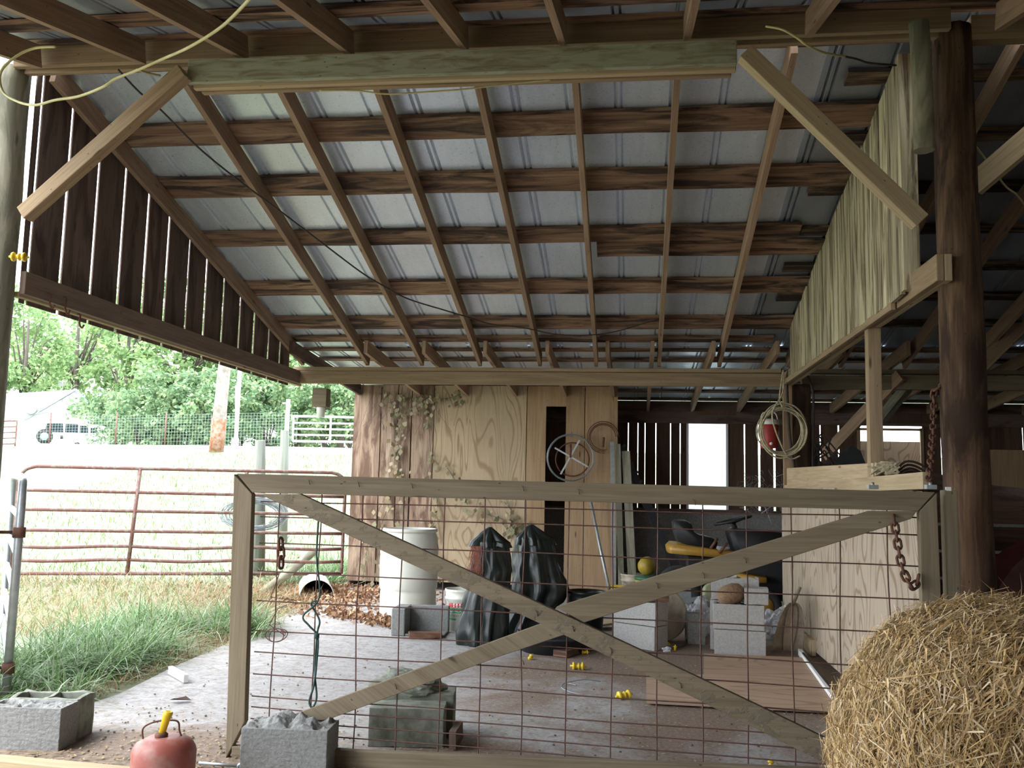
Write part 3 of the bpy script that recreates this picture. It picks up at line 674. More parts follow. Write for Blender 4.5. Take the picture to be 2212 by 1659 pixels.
# chains
def chain(name, pts, label, r=.006, L=.045, parent=None, mat='rust'):
    P = catmull(pts, 30); bm = BM(); acc = 0; last = P[0]; k = 0; step = L * .72
    for a, b_ in zip(P[:-1], P[1:]):
        acc += (b_ - a).length
        if acc >= step:
            acc = 0; t = (b_ - last).normalized(); c = (b_ + last) / 2; last = b_
            s = t.cross(V((.2, 1, .1))).normalized(); s = s if k % 2 else t.cross(s); hw = L * .3
            ring = [c + t * ((L / 2 - hw) * (1 if math.cos(q) > 0 else -1) + hw * math.cos(q)) + s * hw * math.sin(q) for q in [2 * PI * (i + .5) / 12 for i in range(12)]]
            tube(bm, ring, r, 6, closed=True); k += 1
    return tag(obj(name, bm, mat, parent, smooth=True), label, 'chain')
chain('chain', [atD(2125, 805, 4.85), atD(2075, 822, 4.78), atD(2020, 842, 4.82), atD(2018, 880, 4.8), atD(2014, 960, 4.6), atD(2006, 1045, 4.3)], 'rusty chain wrapped on the log pole and hanging to the gate top')
chain('chain', [gp(1930, 1115, .01), gp(1940, 1180, .02), gp(1950, 1230, .03), gp(1965, 1262, .03), gp(1978, 1268, .03), gp(1986, 1232, .01)], 'rusty chain looped below the right brace of the gate')
chain('chain', [gp(606, 1165, -.04), gp(607, 1200, -.04), gp(607, 1232, -.04)], 'short rusty chain of few links on the left of the wire panel', .007, .06)
bm = BM(); tube(bm, catmull([gp(690, 1095, -.04), gp(684, 1200, -.04), gp(690, 1290, -.03), gp(655, 1330, -.02), gp(668, 1352, -.02), gp(686, 1375, -.03), gp(684, 1430, -.03), gp(678, 1480, -.02), gp(668, 1515, -.02), gp(675, 1528, -.02), gp(684, 1505, -.03), gp(680, 1450, -.03), gp(685, 1370, -.03), gp(690, 1340, -.03), gp(672, 1305, -.03), gp(684, 1298, -.03)], 6), .005, 6)
lathe(bm, [(0, -.015), (.013, -.01), (.014, .01), (0, .015)], gp(684, 1374, -.025), 8)
tag(obj('knotted_rope', bm, 'green_rope', smooth=True), 'dark green knotted rope hanging on the wire panel', 'rope')
bm = BM(); c = gp(597, 1372, -.03); P = [c + gd * (.045 * math.cos(t) * (1 + .3 * math.sin(t * .6))) + V((0, 0, .032 * math.sin(t * 1.02))) for t in [i * .35 for i in range(40)]]
tube(bm, [gp(603, 1240, -.04), gp(585, 1290, -.03), gp(640, 1297, -.03), gp(600, 1315, -.03), gp(582, 1350, -.03)] + P, .0025, 5)
tag(obj('wire_loop', bm, 'rust_wire', smooth=True), 'loose wire twisted into a loop on the left of the gate', 'wire')
# ------------------------------------------------------------------ cables
def cable(name, pts, r, mat, label, k=8):
    bm = BM(); tube(bm, catmull(pts, k), r, 6); return tag(obj(name, bm, mat, smooth=True), label, 'cable')
cable('cable', [atD(x, y, d) for x, y, d in [(545, -8, 3.4), (482, 55, 3.7), (412, 100, 3.9), (350, 128, 4.1), (296, 152, 4.2), (250, 170, 4.3), (222, 188, 4.35), (170, 208, 4.5), (120, 216, 4.6), (75, 227, 4.7), (35, 218, 4.8), (5, 196, 4.85), (2, 155, 4.85), (35, 122, 4.86), (75, 104, 4.86), (120, 101, 4.8)]], .007, 'yellow_cable', 'thick pale yellow cable swooping past the left knee brace')
cable('cable', [atD(x, y, d) for x, y, d in [(296, 150, 4.2), (320, 158, 4.3), (345, 163, 4.6)]], .006, 'yellow_cable', 'short cable stub branching behind the left knee brace')
cable('cable', [atD(x, y, d) for x, y, d in [(255, 150, 5.3), (300, 198, 5.4), (345, 235, 5.5), (430, 320, 5.8), (520, 393, 6.2), (600, 452, 6.5), (700, 528, 6.9), (780, 588, 7.2), (822, 614, 7.4), (880, 645, 7.6), (960, 670, 7.9), (1010, 685, 8.1), (1060, 700, 8.3), (1130, 708, 8.5), (1200, 722, 8.6), (1270, 724, 8.7), (1330, 716, 8.8), (1400, 696, 8.9), (1425, 690, 8.95)]], .006, 'dark_cable', 'thin dark wire drooping across the rafters')
cable('cable', [atD(x, y, 4.78) for x, y in [(690, 196), (770, 196), (840, 203), (930, 198), (1000, 193), (1060, 186), (1130, 178), (1190, 173)]], .0045, 'yellow_cable', 'thin yellow cable sagging under the green beam')
cable('cable', [atD(x, y, d) for x, y, d in [(1655, 57, 4.6), (1690, 64, 4.5), (1722, 82, 4.5), (1742, 97, 4.5), (1780, 114, 4.6), (1825, 122, 4.8)]], .006, 'yellow_cable', 'yellow cable curling below the ridge beam at right')
cable('cable', [atD(x, y, d) for x, y, d in [(1825, 122, 4.8), (1852, 128, 4.85), (1878, 136, 4.9), (1935, 141, 5.0)]], .006, 'dark_cable', 'taped dark end of cable near the hanging pale post')
cable('cable', [atD(x, y, d) for x, y, d in [(2095, 300, 5.4), (2130, 345, 5.6), (2170, 400, 5.8), (2195, 420, 5.9), (2215, 445, 6)]], .006, 'yellow_cable', 'pale cable behind the brown log pole at upper right')
cable('cable', [atD(x, y, 9.25) for x, y in [(1712, 790), (1700, 815), (1703, 900), (1708, 960), (1716, 1010), (1720, 1030)]], .014, 'dark_cable', 'thick black hose hanging beside the rope coil')
cable('cable', [atD(x, y, 9.3) for x, y in [(1744, 810), (1756, 850), (1757, 930), (1755, 1020)]], .012, 'dark_cable', 'black hose hanging right of the dark inner pole')
# rope coil
bm = BM(); c = atD(1690, 930, 9.15); rr_ = r_
for k in range(7):
    ra = random.uniform(.20, .25); rbb = random.uniform(.22, .27); ox, oz = random.uniform(-.02, .02), random.uniform(-.03, .02)
    ring = [c + r_ * (ra * math.cos(t) + ox) + V((0, random.uniform(-.004, .004) + .02 * (k - 3), rbb * math.sin(t) + oz)) for t in [i * 2 * PI / 30 for i in range(30)]]
    tube(bm, catmull(ring, 3, True), .008, 6, closed=True)
tube(bm, catmull([atD(1690, 880, 9.1), atD(1684, 860, 9.1), atD(1688, 825, 9.15), atD(1692, 800, 9.2), atD(1690, 850, 9.1), atD(1668, 900, 9.05), atD(1700, 985, 9.1), atD(1728, 985, 9.1)], 8), .008, 6)
tag(obj('rope_coil', bm, 'cream_rope', smooth=True), 'cream rope coil hung on the upright beside the dark pole', 'rope')
# drinks cooler
ce = empty('water_cooler', atD(1662, 968, 9.5), 'red and white drinks cooler hanging behind the rope coil', 'cooler')
cb = WL[ce.name]
bm = BM(); lathe(bm, [(0, 0), (.085, 0), (.095, .03), (.095, .22), (.085, .24)], cb, 28); obj('body', bm, 'red_paint', ce, smooth=True)
bm = BM(); lathe(bm, [(.09, .24), (.095, .25), (.09, .285), (.05, .30), (0, .30)], cb, 28); obj('lid', bm, 'white_plastic', ce, smooth=True)
bm = BM(); lathe(bm, [(.0, 0), (.015, 0), (.015, .04), (0, .04)], cb + V((0, -.14, .04)), 10, (0, 1, 0)); obj('spout', bm, 'white_plastic', ce, smooth=True)
bm = BM(); tube(bm, catmull([cb + V((-.09, 0, .25)), cb + V((-.06, 0, .36)), cb + V((.06, 0, .36)), cb + V((.09, 0, .25))], 8), .006, 6); obj('handle', bm, 'white_plastic', ce)
bm = BM(); tube(bm, [cb + V((0, 0, .35)), cb + V((0.02, .02, .56))], .003, 5); obj('hanger', bm, 'dark_cable', ce)
# yellow insulators
def insulator(loc, ax, label, s=1.0):
    e = empty('wire_insulator', loc, label, 'insulator', 'yellow plastic fence insulators')
    bm = BM(); lathe(bm, [(0, -.03), (.022, -.03), (.024, -.024), (.022, -.018), (.012, -.014), (.012, 0), (.019, .003), (.019, .008), (.012, .011), (.012, .02), (.022, .023), (.024, .029), (.02, .034), (0, .034)], loc, 14, ax)
    bmesh.ops.scale(bm, vec=(s, s, s), verts=bm.verts, space=Matrix.Translation(-V(loc)))
    obj('spool', bm, 'yellow_plastic', e, smooth=True)
    bm = BM(); q = V(ax).normalized(); tube(bm, [V(loc) - q * .045 * s, V(loc) + q * .05 * s], .006 * s, 8); obj('bolt', bm, 'yellow_plastic', e)
insulator(atD(40, 555, 5.05), (1, .2, 0), 'yellow insulator nailed to the left pole', 1.1)
fz = lambda x, y, h=.022: atZ(x, y, h)
insulator(fz(1248, 1439), (1, .1, .0), 'yellow spool lying on the dirt left of the crossing braces', 1.25)
insulator(fz(1347, 1502), (.9, .5, .1), 'yellow spool lying in front of the floor plywood', 1.25)
insulator(fz(1146, 1420, .015), (.2, 1, .3), 'small yellow insulator in the dirt, the leftmost', .7)
insulator(fz(1263, 1409, .015), (1, .3, 0), 'small yellow insulator touching a black stub by the floor board', .75)
insulator(fz(1437, 1392, .02), (1, .3, 0), 'yellow cap beside the round tan drum', .9)
insulator(fz(1458, 1402, .01), (.1, .1, 1), 'flat yellow ring lying between the block stacks', .7)
insulator(fz(1665, 1655, .01), (.1, .1, 1), 'yellow loop fragment at the bottom beside the straw bale', .7)
bm = BM(); p = fz(1248, 1409, .015); tube(bm, [p, p + V((-.06, 0, 0))], .012, 8); tag(obj('pipe_stub', bm, 'black_matte'), 'black plastic stub lying on the dirt', 'pipe')

# ------------------------------------------------------------------ concrete blocks
def cmu(loc, rot, label, mat='cinder', size=(.39, .19, .19), cells=2, rough=0, group='concrete blocks', top_open=True, name='concrete_block', tilt=0):
    """hollow block: length, depth, height; webs and face shells with open cells"""
    L, D, Hh = size; bm = BM(); t = .03
    parts = [((-L / 2, -D / 2, 0), (L / 2, -D / 2 + t, Hh)), ((-L / 2, D / 2 - t, 0), (L / 2, D / 2, Hh))]
    nw = cells + 1
    for i in range(nw):
        x = -L / 2 + t / 2 + (L - t) * i / (nw - 1); parts.append(((x - t / 2, -D / 2 + t, 0), (x + t / 2, D / 2 - t, Hh)))
    if not top_open: parts = [((-L / 2, -D / 2, 0), (L / 2, D / 2, Hh))]
    for lo, hi in parts:
        r = bmesh.ops.create_cube(bm, size=1); vs = r['verts']
        for v in vs: v.co = V([(lo[i] + hi[i]) / 2 + v.co[i] * (hi[i] - lo[i]) for i in range(3)])
    if rough or not top_open:
        bmesh.ops.subdivide_edges(bm, edges=bm.edges[:], cuts=5, use_grid_fill=True)
        for v in bm.verts:
            if rough and v.co.z > Hh * .7: v.co.z += rough * (noise.noise(v.co * 13 + V(loc)) + .3)
            v.co += noise.noise_vector(v.co * 14 + V(loc)) * .004
    bm.transform(Matrix.Translation(V(loc)) @ Matrix.Rotation(rot, 4, 'Z') @ Matrix.Rotation(tilt, 4, 'X'))
    o = obj(name, bm, mat, bevel=.004)
    return tag(o, label, 'block', group)
def chunk(bm, c, s, seed, sub=3, amp=.35):
    r = bmesh.ops.create_icosphere(bm, subdivisions=sub, radius=1)
    for v in r['verts']:
        k = 1 + amp * noise.noise(v.co * 1.6 + V((seed, 0, 0))) + amp * .4 * noise.noise(v.co * 5 + V((0, seed, 0)))
        v.co = V(c) + V((v.co.x * s[0] * k, v.co.y * s[1] * k, v.co.z * s[2] * k))
# foreground block with broken mortar on top, in front of the gate's left foot
def block_wide(c, rot, L, D, Hh, label, mat, lumps, seed):
    bm = BM(); r = bmesh.ops.create_cube(bm, size=1)
    bmesh.ops.subdivide_edges(bm, edges=bm.edges[:], cuts=26, use_grid_fill=True)
    for v in bm.verts:
        x, y, z = v.co
        v.co = V((x * L, y * D, (z + .5) * Hh))
        if z > .49 and abs(x) < .46 and abs(y) < .44:
            h = .034 * lumps * (noise.noise(V((x * 4 + seed, y * 3, 0))) + .35) + .015 * abs(lumps) * noise.noise(V((x * 12 + seed, y * 9, 1)))
            hole = max(0, 1 - math.hypot((x - .0) * L, (y + .05) * D) / .05); v.co.z += h - hole * .09
        v.co += noise.noise_vector(V((x, y, z)) * 16 + V((seed, 0, 0))) * .0018
    bm.transform(Matrix.Translation(V(c)) @ Matrix.Rotation(rot, 4, 'Z'))
    return bm
p0 = atZ(515, 1672, 0); p1 = atZ(703, 1680, 0); cc = (p0 + p1) / 2; dirn = (p1 - p0); rt = math.atan2(dirn.y, dirn.x)
nrm = V((-math.sin(rt), math.cos(rt), 0))
bm = block_wide(cc + nrm * .11, rt, dirn.length, .21, .2, '', '', 1.5, 3)
tag(obj('concrete_block', bm, 'cinder', bevel=.006), 'near grey concrete block with broken mortar lumps at the gate foot', 'block', 'concrete blocks')
# left foreground pair of blocks
p0 = atZ(-40, 1618, 0); p1 = atZ(122, 1626, 0); dirn = p1 - p0; rt = math.atan2(dirn.y, dirn.x) + .05; nrm = V((-math.sin(rt), math.cos(rt), 0)); cc = (p0 + p1) / 2
bm = block_wide(cc + nrm * .09, rt, dirn.length, .17, .2, '', '', -1.2, 8)
tag(obj('concrete_block', bm, 'cinder', bevel=.006), 'concrete block at the left edge with hollow side up', 'block', 'concrete blocks')
cmu(tuple(cc + nrm * .27 + V((-.0, 0, 0))), rt + .02, 'rear one of the two blocks at the left edge', 'cinder_mossy', (.36, .19, .2), rough=.015)
# pier of blocks behind the gate
pc = atZ(793, 1614, 0); pd = atZ(957, 1618, 0); dirn = pd - pc; rt = math.atan2(dirn.y, dirn.x); nrm = V((-math.sin(rt), math.cos(rt), 0)); L = dirn.length
cmu(tuple((pc + pd) / 2 + nrm * .1), rt, 'mossy concrete block behind the gate, front of the pier', 'cinder_mossy', (L, .19, .19), top_open=False, rough=.006)
cmu(tuple((pc + pd) / 2 + nrm * .30 + V((.035, 0, 0))), rt, 'mossy concrete block behind the gate, rear of the pier', 'cinder_mossy', (L, .19, .22), top_open=False, rough=.012)
bm = BM(); cq = (pc + pd) / 2 + nrm * .27 + V((-.02, 0, .255)); chunk(bm, cq, (.17, .08, .075), 5, 4, .4)
tag(obj('mortar_chunk', bm, 'cinder_mossy'), 'rounded mortar chunk lying on the mossy block pier', 'chunk')
bm = BM(); q = atZ(968, 1622, 0) + V((0.02, 0, 0)); board(bm, q + V((0, .0, .05)), q + V((0.01, .14, .07)), .09, .035); tag(obj('wood_offcut', bm, 'brown_boards'), 'small wood offcut leaning on the block pier', 'wood')
# block stacks in the barn
p0 = atZ(1318, 1392, 0); p1 = atZ(1420, 1408, 0); dirn = p1 - p0; rt = math.atan2(dirn.y, dirn.x); nrm = V((-math.sin(rt), math.cos(rt), 0)); cc = (p0 + p1) / 2 + nrm * .1; L = min(dirn.length, .42)
for i, l in enumerate(('bottom block of the left stack behind the gate crossing', 'upper block of the left stack behind the gate crossing')): cmu((cc.x, cc.y, .195 * i), rt + .03 * i, l, 'cinder_light', size=(L, .2, .19))
bm = BM(); board(bm, V((cc.x - .25, cc.y, .415)), V((cc.x + .24, cc.y - .02, .405)), .14, .035, (0, 1, 0), 3); tag(obj('wood_board', bm, 'red_board'), 'reddish plank lying on the left block stack', 'board', 'loose boards')
p0 = atZ(1543, 1414, 0); p1 = atZ(1655, 1421, 0); dirn = p1 - p0; rt2 = math.atan2(dirn.y, dirn.x); nrm2 = V((-math.sin(rt2), math.cos(rt2), 0)); cb2 = (p0 + p1) / 2 + nrm2 * .1; L2 = min(dirn.length, .42)
cmu((cb2.x, cb2.y, 0), rt2, 'bottom block of the right stack below the twine ball', 'cinder_light', size=(L2, .19, .2))
cmu((cb2.x - .01, cb2.y, .205), rt2, 'middle block of the right stack holding the twine ball', 'cinder_light', size=(L2, .19, .2))
cmu((cb2.x + .13, cb2.y, .41), rt2 + .03, 'half block on top right of the right stack', 'cinder_light', size=(.19, .19, .13), top_open=False)
cmu((cb2.x - .02, cb2.y + .25, 0), rt2, 'bottom rear block behind the right stack', 'cinder_light', size=(.39, .19, .2))
cmu((cb2.x - .02, cb2.y + .25, .205), rt2, 'middle rear block behind the right stack', 'cinder_light', size=(.39, .19, .2))
cmu((cb2.x - .01, cb2.y + .25, .41), rt2, 'rough-topped block behind the twine ball', 'cinder_light', size=(.39, .19, .17), rough=.04)
q = atZ(1503, 1393, 0); cmu((q.x, q.y + .1, 0), rt2 + .2, 'small upright block between the two stacks', 'cinder_dark', (.15, .19, .25), top_open=False, rough=.01)
bm = BM(); tc_ = V((cb2.x - .07, cb2.y, .475)); lathe(bm, [(0, -.11), (.035, -.11), (.07, -.09), (.085, -.03), (.085, .04), (.065, .09), (.03, .11), (0, .11)], tc_, 24, (1, .2, .35))
for v in bm.verts: v.co += noise.noise_vector(v.co * 30) * .003
tag(obj('twine_ball', bm, 'brown_twine', smooth=True), 'ball of brown baler twine on the right block stack', 'twine')
# drum head / round tan tub on edge
dc = atZ(1432, 1392, 0) + V((0, .15, .235)); ax = V((.35, -1, .12)).normalized()
de = empty('round_tub', dc - V((0, 0, .235)), 'shallow round tan tub standing on edge beside the left block stack', 'tub')
bm = BM(); lathe(bm, [(0, -.01), (.20, -.01), (.21, .0), (.215, .02), (.215, -.12), (.205, -.13), (.2, -.12)], dc, 40, ax); obj('tub_shell', bm, 'tan_plastic', de, smooth=True)
bm = BM(); tube(bm, [dc + (V((1, .35, 0)).normalized() * math.cos(t) + ax.cross(V((1, .35, 0)).normalized()) * math.sin(t)) * .218 + ax * .02 for t in [i * 2 * PI / 40 for i in range(40)]], .008, 6, True); obj('rim', bm, 'pale_post', de, smooth=True)
cable('cable', [fz(1440, 1396, .02), fz(1458, 1398, .02), fz(1478, 1392, .02), fz(1485, 1370, .04), fz(1480, 1352, .08)], .009, 'dark_cable', 'grey cord lying between round tub and small block')
# concrete corner piece, brick, bucket, drum
p0 = atZ(875, 1373, 0); rt = 0.0
bm = BM(); Lc = atZ(960, 1376, 0) - p0; u = Lc.normalized(); n_ = V((-u.y, u.x, 0))
def cbx(bm, c, u, n_, a0, a1, b0, b1, z0, z1):
    r = bmesh.ops.create_cube(bm, size=1)
    for v in r['verts']: v.co = c + u * (a0 + (v.co.x + .5) * (a1 - a0)) + n_ * (b0 + (v.co.y + .5) * (b1 - b0)) + V((0, 0, z0 + (v.co.z + .5) * (z1 - z0)))
cbx(bm, p0, u, n_, 0, Lc.length, .22, .30, 0, .235); cbx(bm, p0, u, n_, -.12, 0, -.04, .30, 0, .235); cbx(bm, p0, u, n_, 0, Lc.length, -.03, .22, 0, .02)
tag(obj('concrete_trough', bm, 'cinder', bevel=.01), 'low L-shaped concrete piece in front of the white drum', 'concrete')
bm = BM(); q = atZ(900, 1372, .03); board(bm, q + V((-.07, 0, 0)), q + V((.2, .09, .0)), .1, .045, (0, 1, 0), 3, .003); tag(obj('wood_board', bm, 'red_board', bevel=.004), 'short brown wood block lying in the concrete piece', 'board', 'loose boards')
dr = V((-2.2, 9.2, 0)); ddm = empty('plastic_drum', dr, 'tall off-white open plastic drum by the shed wall', 'drum')
bm = BM(); lathe(bm, [(0, 0), (.25, 0), (.272, .015), (.278, .05), (.278, .26), (.272, .275), (.278, .29), (.288, .31), (.29, .45), (.29, .60), (.286, .62), (.29, .64), (.288, .70), (.28, .78), (.262, .835), (.258, .85), (.262, .85)], dr, 48); obj('drum_body', bm, 'white_plastic', ddm, smooth=True)
bm = BM(); lathe(bm, [(.255, .86), (.27, .85), (.276, .865), (.27, .88), (.258, .885), (.25, .88), (.245, .84), (.25, .3), (.2, .05), (0, .04)], dr, 48); obj('rim', bm, 'white_plastic', ddm, smooth=True)
def bucket(loc, r0, r1, h, mat, name, label, handle=True, grp=None, bands=()):
    e = empty(name, loc, label, 'bucket', grp)
    bm = BM(); lathe(bm, [(0, .0), (r0, 0), (r0 + (r1 - r0) * .75, h * .75), (r1 + .004, h * .76), (r1 + .006, h * .8), (r1, h * .82), (r1, h * .93), (r1 + .008, h * .95), (r1 + .008, h), (r1 - .004, h), (r1 - .008, h * .9), (r0 - .006, .02), (0, .02)], loc, 36); obj('bucket_body', bm, mat, e, smooth=True)
    if handle:
        bm = BM(); tube(bm, catmull([V(loc) + V((-r1 - .005, -.01, h * .88)), V(loc) + V((-r1 * .7, -r1 * .8, h * .7)), V(loc) + V((0, -r1 * 1.06, h * .62)), V(loc) + V((r1 * .7, -r1 * .8, h * .7)), V(loc) + V((r1 + .005, -.01, h * .88))], 6), .003, 5); obj('handle', bm, 'silver_wire', e)
    return e
bq = V((-1.55, 8.62, 0)); be = bucket(bq, .13, .15, .37, 'white_plastic', 'plastic_bucket', 'white bucket with red and green printed label beside the drum')
def wrap(bm, c, r, a0, a1, z0, z1, n=16, mi=0, sl=0):
    prev = None
    for i in range(n + 1):
        a = a0 + (a1 - a0) * i / n; p = V((c.x + r * math.cos(a), c.y + r * math.sin(a), c.z))
        cur = (bm.verts.new(p + V((0, 0, z0 + sl * i / n))), bm.verts.new(p + V((0, 0, z1 + sl * i / n))))
        if prev: bm.faces.new((prev[0], cur[0], cur[1], prev[1])).material_index = mi
        prev = cur
front = math.atan2(-bq.y, -bq.x)
for nm, a0, a1, z0, z1, mt_ in (('label_stripe', -.95, .2, .215, .25, 'label_red'), ('label_stripe', -.95, .2, .165, .205, 'label_green'), ('label_stripe', -.9, -.35, .1, .115, 'label_green'), ('label_stripe', .45, .8, .02, .16, 'label_red')):
    bm = BM(); wrap(bm, bq, .1445 + (z0 - .16) * .045, front + a0, front + a1, z0, z1); obj(nm, bm, mt_, be)
for k in range(3):
    bm = BM(); wrap(bm, bq, .1475, front - .55 + .2 * k, front - .47 + .2 * k, .216, .249, 3); obj('label_stripe', bm, 'label_white', be)
def curved_text(s, c, r, a_mid, z, size, mat, parent, flip=1):
    fc = bpy.data.curves.new('txt', 'FONT'); fc.body = s; fc.size = size; fc.align_x = 'CENTER'; fc.extrude = 0
    to = bpy.data.objects.new('txt', fc); COL.objects.link(to); dg = bpy.context.evaluated_depsgraph_get(); me = bpy.data.meshes.new_from_object(to.evaluated_get(dg))
    bm = BM(); bm.from_mesh(me); bpy.data.objects.remove(to); bpy.data.curves.remove(fc)
    for v in bm.verts:
        a = a_mid + v.co.x / r; v.co = V((c.x + r * math.cos(a), c.y + r * math.sin(a), c.z + z + v.co.y))
    return obj('lettering', bm, mat, parent)
curved_text('SHEETROCK', bq, .1475, front - .42, .172, .035, 'label_white', be)
curved_text('lightweight', bq, .1445, front - .5, .135, .022, 'label_green', be)
curved_text('X AL', bq, .1475, front + .62, .05, .04, 'label_white', be)

# ------------------------------------------------------------------ black plastic draped heaps
def drape(base, top_off, prof, label, seed, folds=9, sq=.75, name='draped_sheet', parts=None):
    """prof: (height, radius, xshift); folds deepen toward the hem"""
    bm = BM(); n = 96; rows = []; P = []
    for (h0, r0, x0), (h1, r1, x1) in zip(prof[:-1], prof[1:]):
        for j in range(5): f = j / 5; P.append((h0 + (h1 - h0) * f, r0 + (r1 - r0) * f, x0 + (x1 - x0) * f))
    P.append(prof[-1]); H = prof[0][0]
    for h, r, x in P:
        f = 1 - h / H; row = []
        for k in range(n):
            a = 2 * PI * k / n
            fd = 1 + (.03 + .13 * f) * math.sin(a * folds + 3 * noise.noise(V((a, h * 2, seed)))) * (1 if r > .03 else 0) + .22 * noise.noise(V((math.cos(a) * 2, math.sin(a) * 2, h * 3 + seed))) + .10 * noise.noise(V((math.cos(a) * 6, math.sin(a) * 6, h * 9 + seed)))
            row.append(bm.verts.new(V(base) + V((x + r * fd * math.cos(a), r * fd * sq * math.sin(a), max(.004, h + (.03 * noise.noise(V((a * 2, seed, 0))) if h < .05 else 0))))))
        rows.append(row)
    for a, b_ in zip(rows[:-1], rows[1:]):
        for k in range(n): f = bm.faces.new((a[k], b_[k], b_[(k + 1) % n], a[(k + 1) % n])); f.smooth = True
    bm.faces.new(rows[0][::-1])
    return bm
b1 = atZ(1052, 1393)
e1 = empty('wrapped_heap', b1, 'slender black plastic wrapped heap with orange twine, left of two', 'heap', 'heaps under black plastic')
bm = drape(b1, 0, [(.97, .012, .0), (.90, .07, 0), (.85, .135, .01), (.80, .14, .01), (.62, .17, .02), (.45, .17, .0), (.25, .19, -.03), (.1, .21, -.04), (0, .2, -.04)], '', 3); obj('plastic_sheet', bm, 'black_plastic', e1)
bm = drape(b1 + V((0, 0, .80)), 0, [(.175, .014, 0), (.12, .075, .0), (.05, .15, .01), (.0, .165, .01)], '', 9, 7); obj('hood', bm, 'black_plastic', e1)
bm = BM()
for k in range(42):
    a = random.uniform(-1, 1); p = b1 + V((-.09 + .045 * a, -.14 - random.random() * .02, .82))
    pts = [p, p + V((random.uniform(-.03, .03), -.02, -.08)), p + V((random.uniform(-.06, .06), -.01, -.2)), p + V((random.uniform(-.07, .07), .0, -.2 - random.random() * .13))]
    tube(bm, pts, .0016, 3, cap=False)
obj('twine_tassel', bm, 'orange_twine', e1)['label'] = 'frayed orange twine bunch'
b2 = atZ(1150, 1373)
e2 = empty('wrapped_heap', b2, 'wider bulging black plastic wrapped heap, right of two', 'heap', 'heaps under black plastic')
bm = drape(b2, 0, [(.98, .012, -.05), (.92, .07, -.04), (.86, .15, -.01), (.78, .17, 0), (.6, .21, .02), (.42, .24, .05), (.3, .22, .03), (.2, .18, -.05), (.08, .18, -.1), (0, .18, -.12)], '', 17, 8); obj('plastic_sheet', bm, 'black_plastic', e2)
bm = drape(b2 + V((-.03, 0, .80)), 0, [(.185, .014, 0), (.13, .08, .01), (.06, .15, .03), (.0, .165, .04)], '', 23, 7); obj('hood', bm, 'black_plastic', e2)
bucket(V((-.40, 8.55, 0)), .15, .17, .4, 'black_plastic', 'plastic_bucket', 'black bucket with grey lid right of the black heaps')
bm = BM(); lathe(bm, [(0, .0), (.26, 0), (.29, .11), (.3, .115), (.3, .13), (.285, .13), (.25, .03), (0, .03)], V((-.62, 7.72, 0)), 40); tag(obj('rubber_tub', bm, 'black_matte', smooth=True), 'low black rubber tub behind the gate crossing', 'tub')
# floor boards
bm = BM(); q = atZ(1210, 1412, .03); board(bm, q, atZ(1300, 1385, .03), .13, .05, (0, 1, 0), 3, .003); tag(obj('wood_board', bm, 'red_board', bevel=.004), 'brown plank lying on the dirt below the gate crossing', 'board', 'loose boards')
bm = BM(); board(bm, atZ(1262, 1352, .03), atZ(1335, 1342, .06), .24, .02, (0, 1, 0)); tag(obj('wood_board', bm, 'new_lumber'), 'pale plank lying against the left block stack', 'board', 'loose boards')
bm = BM(); c = [atZ(1396, 1524, 0), atZ(1812, 1546, 0), atZ(1735, 1428, 0), atZ(1520, 1419, 0), atZ(1520, 1466, 0), atZ(1396, 1464, 0)]
uv = bm.loops.layers.uv.active
A = [bm.verts.new(p + V((0, 0, .012))) for p in c]; B = [bm.verts.new(p + V((0, 0, .028))) for p in c]; n = len(c)
fs = [bm.faces.new(B), bm.faces.new(A[::-1])] + [bm.faces.new((A[k], A[(k + 1) % n], B[(k + 1) % n], B[k])) for k in range(n)]
bmesh.ops.recalc_face_normals(bm, faces=fs)
for f in fs:
    for l in f.loops: l[uv].uv = (l.vert.co.x, l.vert.co.y + l.vert.co.z)
tag(obj('floor_plywood', bm, 'floor_plywood'), 'dusty plywood sheet lying on the floor inside the gate', 'plywood')
# partition sheets
for (y0, y1, z1, l) in ((7.15, 9.6, 1.36, 'far plywood sheet of the stall partition under the square post'), (4.95, 7.13, 1.33, 'near plywood sheet of the stall partition behind the gate chain')):
    bm = BM(); uv = bm.loops.layers.uv.active; X = 1.50
    board(bm, (X, (y0 + y1) / 2, .04), (X, (y0 + y1) / 2, z1), y1 - y0, .018, (0, 1, 0)); tag(obj('partition_sheet', bm, 'clean_plywood'), l, 'plywood', 'partition plywood')
bm = BM(); board(bm, (1.555, 6.2, 1.42), (1.555, 9.55, 1.47), .19, .04, (0, 0, 1)); tag(obj('partition_board', bm, 'new_lumber', bevel=.003), 'wide board on top of the far partition, meeting the square post', 'board')
bm = BM(); board(bm, (1.53, 5.1, 1.39), (1.53, 9.55, 1.35), .09, .04, (0, 0, 1)); tag(obj('partition_rail', bm, 'new_lumber', bevel=.003), 'narrow rail along the partition top', 'board')
bm = BM(); board(bm, (1.50, 8.6, .07), (1.47, 7.95, .07), .13, .045, (0, 0, 1)); tag(obj('wood_board', bm, 'new_lumber', bevel=.004), 'short thick board end at the foot of the partition', 'board', 'loose boards')
bm = BM(); board(bm, atZ(1728, 1408, .03), atZ(1822, 1540, .03), .05, .03, (0, 0, 1)); tag(obj('metal_strip', bm, 'white_paint'), 'pale strip lying along the partition foot', 'strip')
bm = BM(); tube(bm, [atZ(1735, 1412, .05), atZ(1830, 1530, .05)], .012, 6); tag(obj('black_pipe', bm, 'black_matte'), 'black pipe lying along the partition foot', 'pipe')
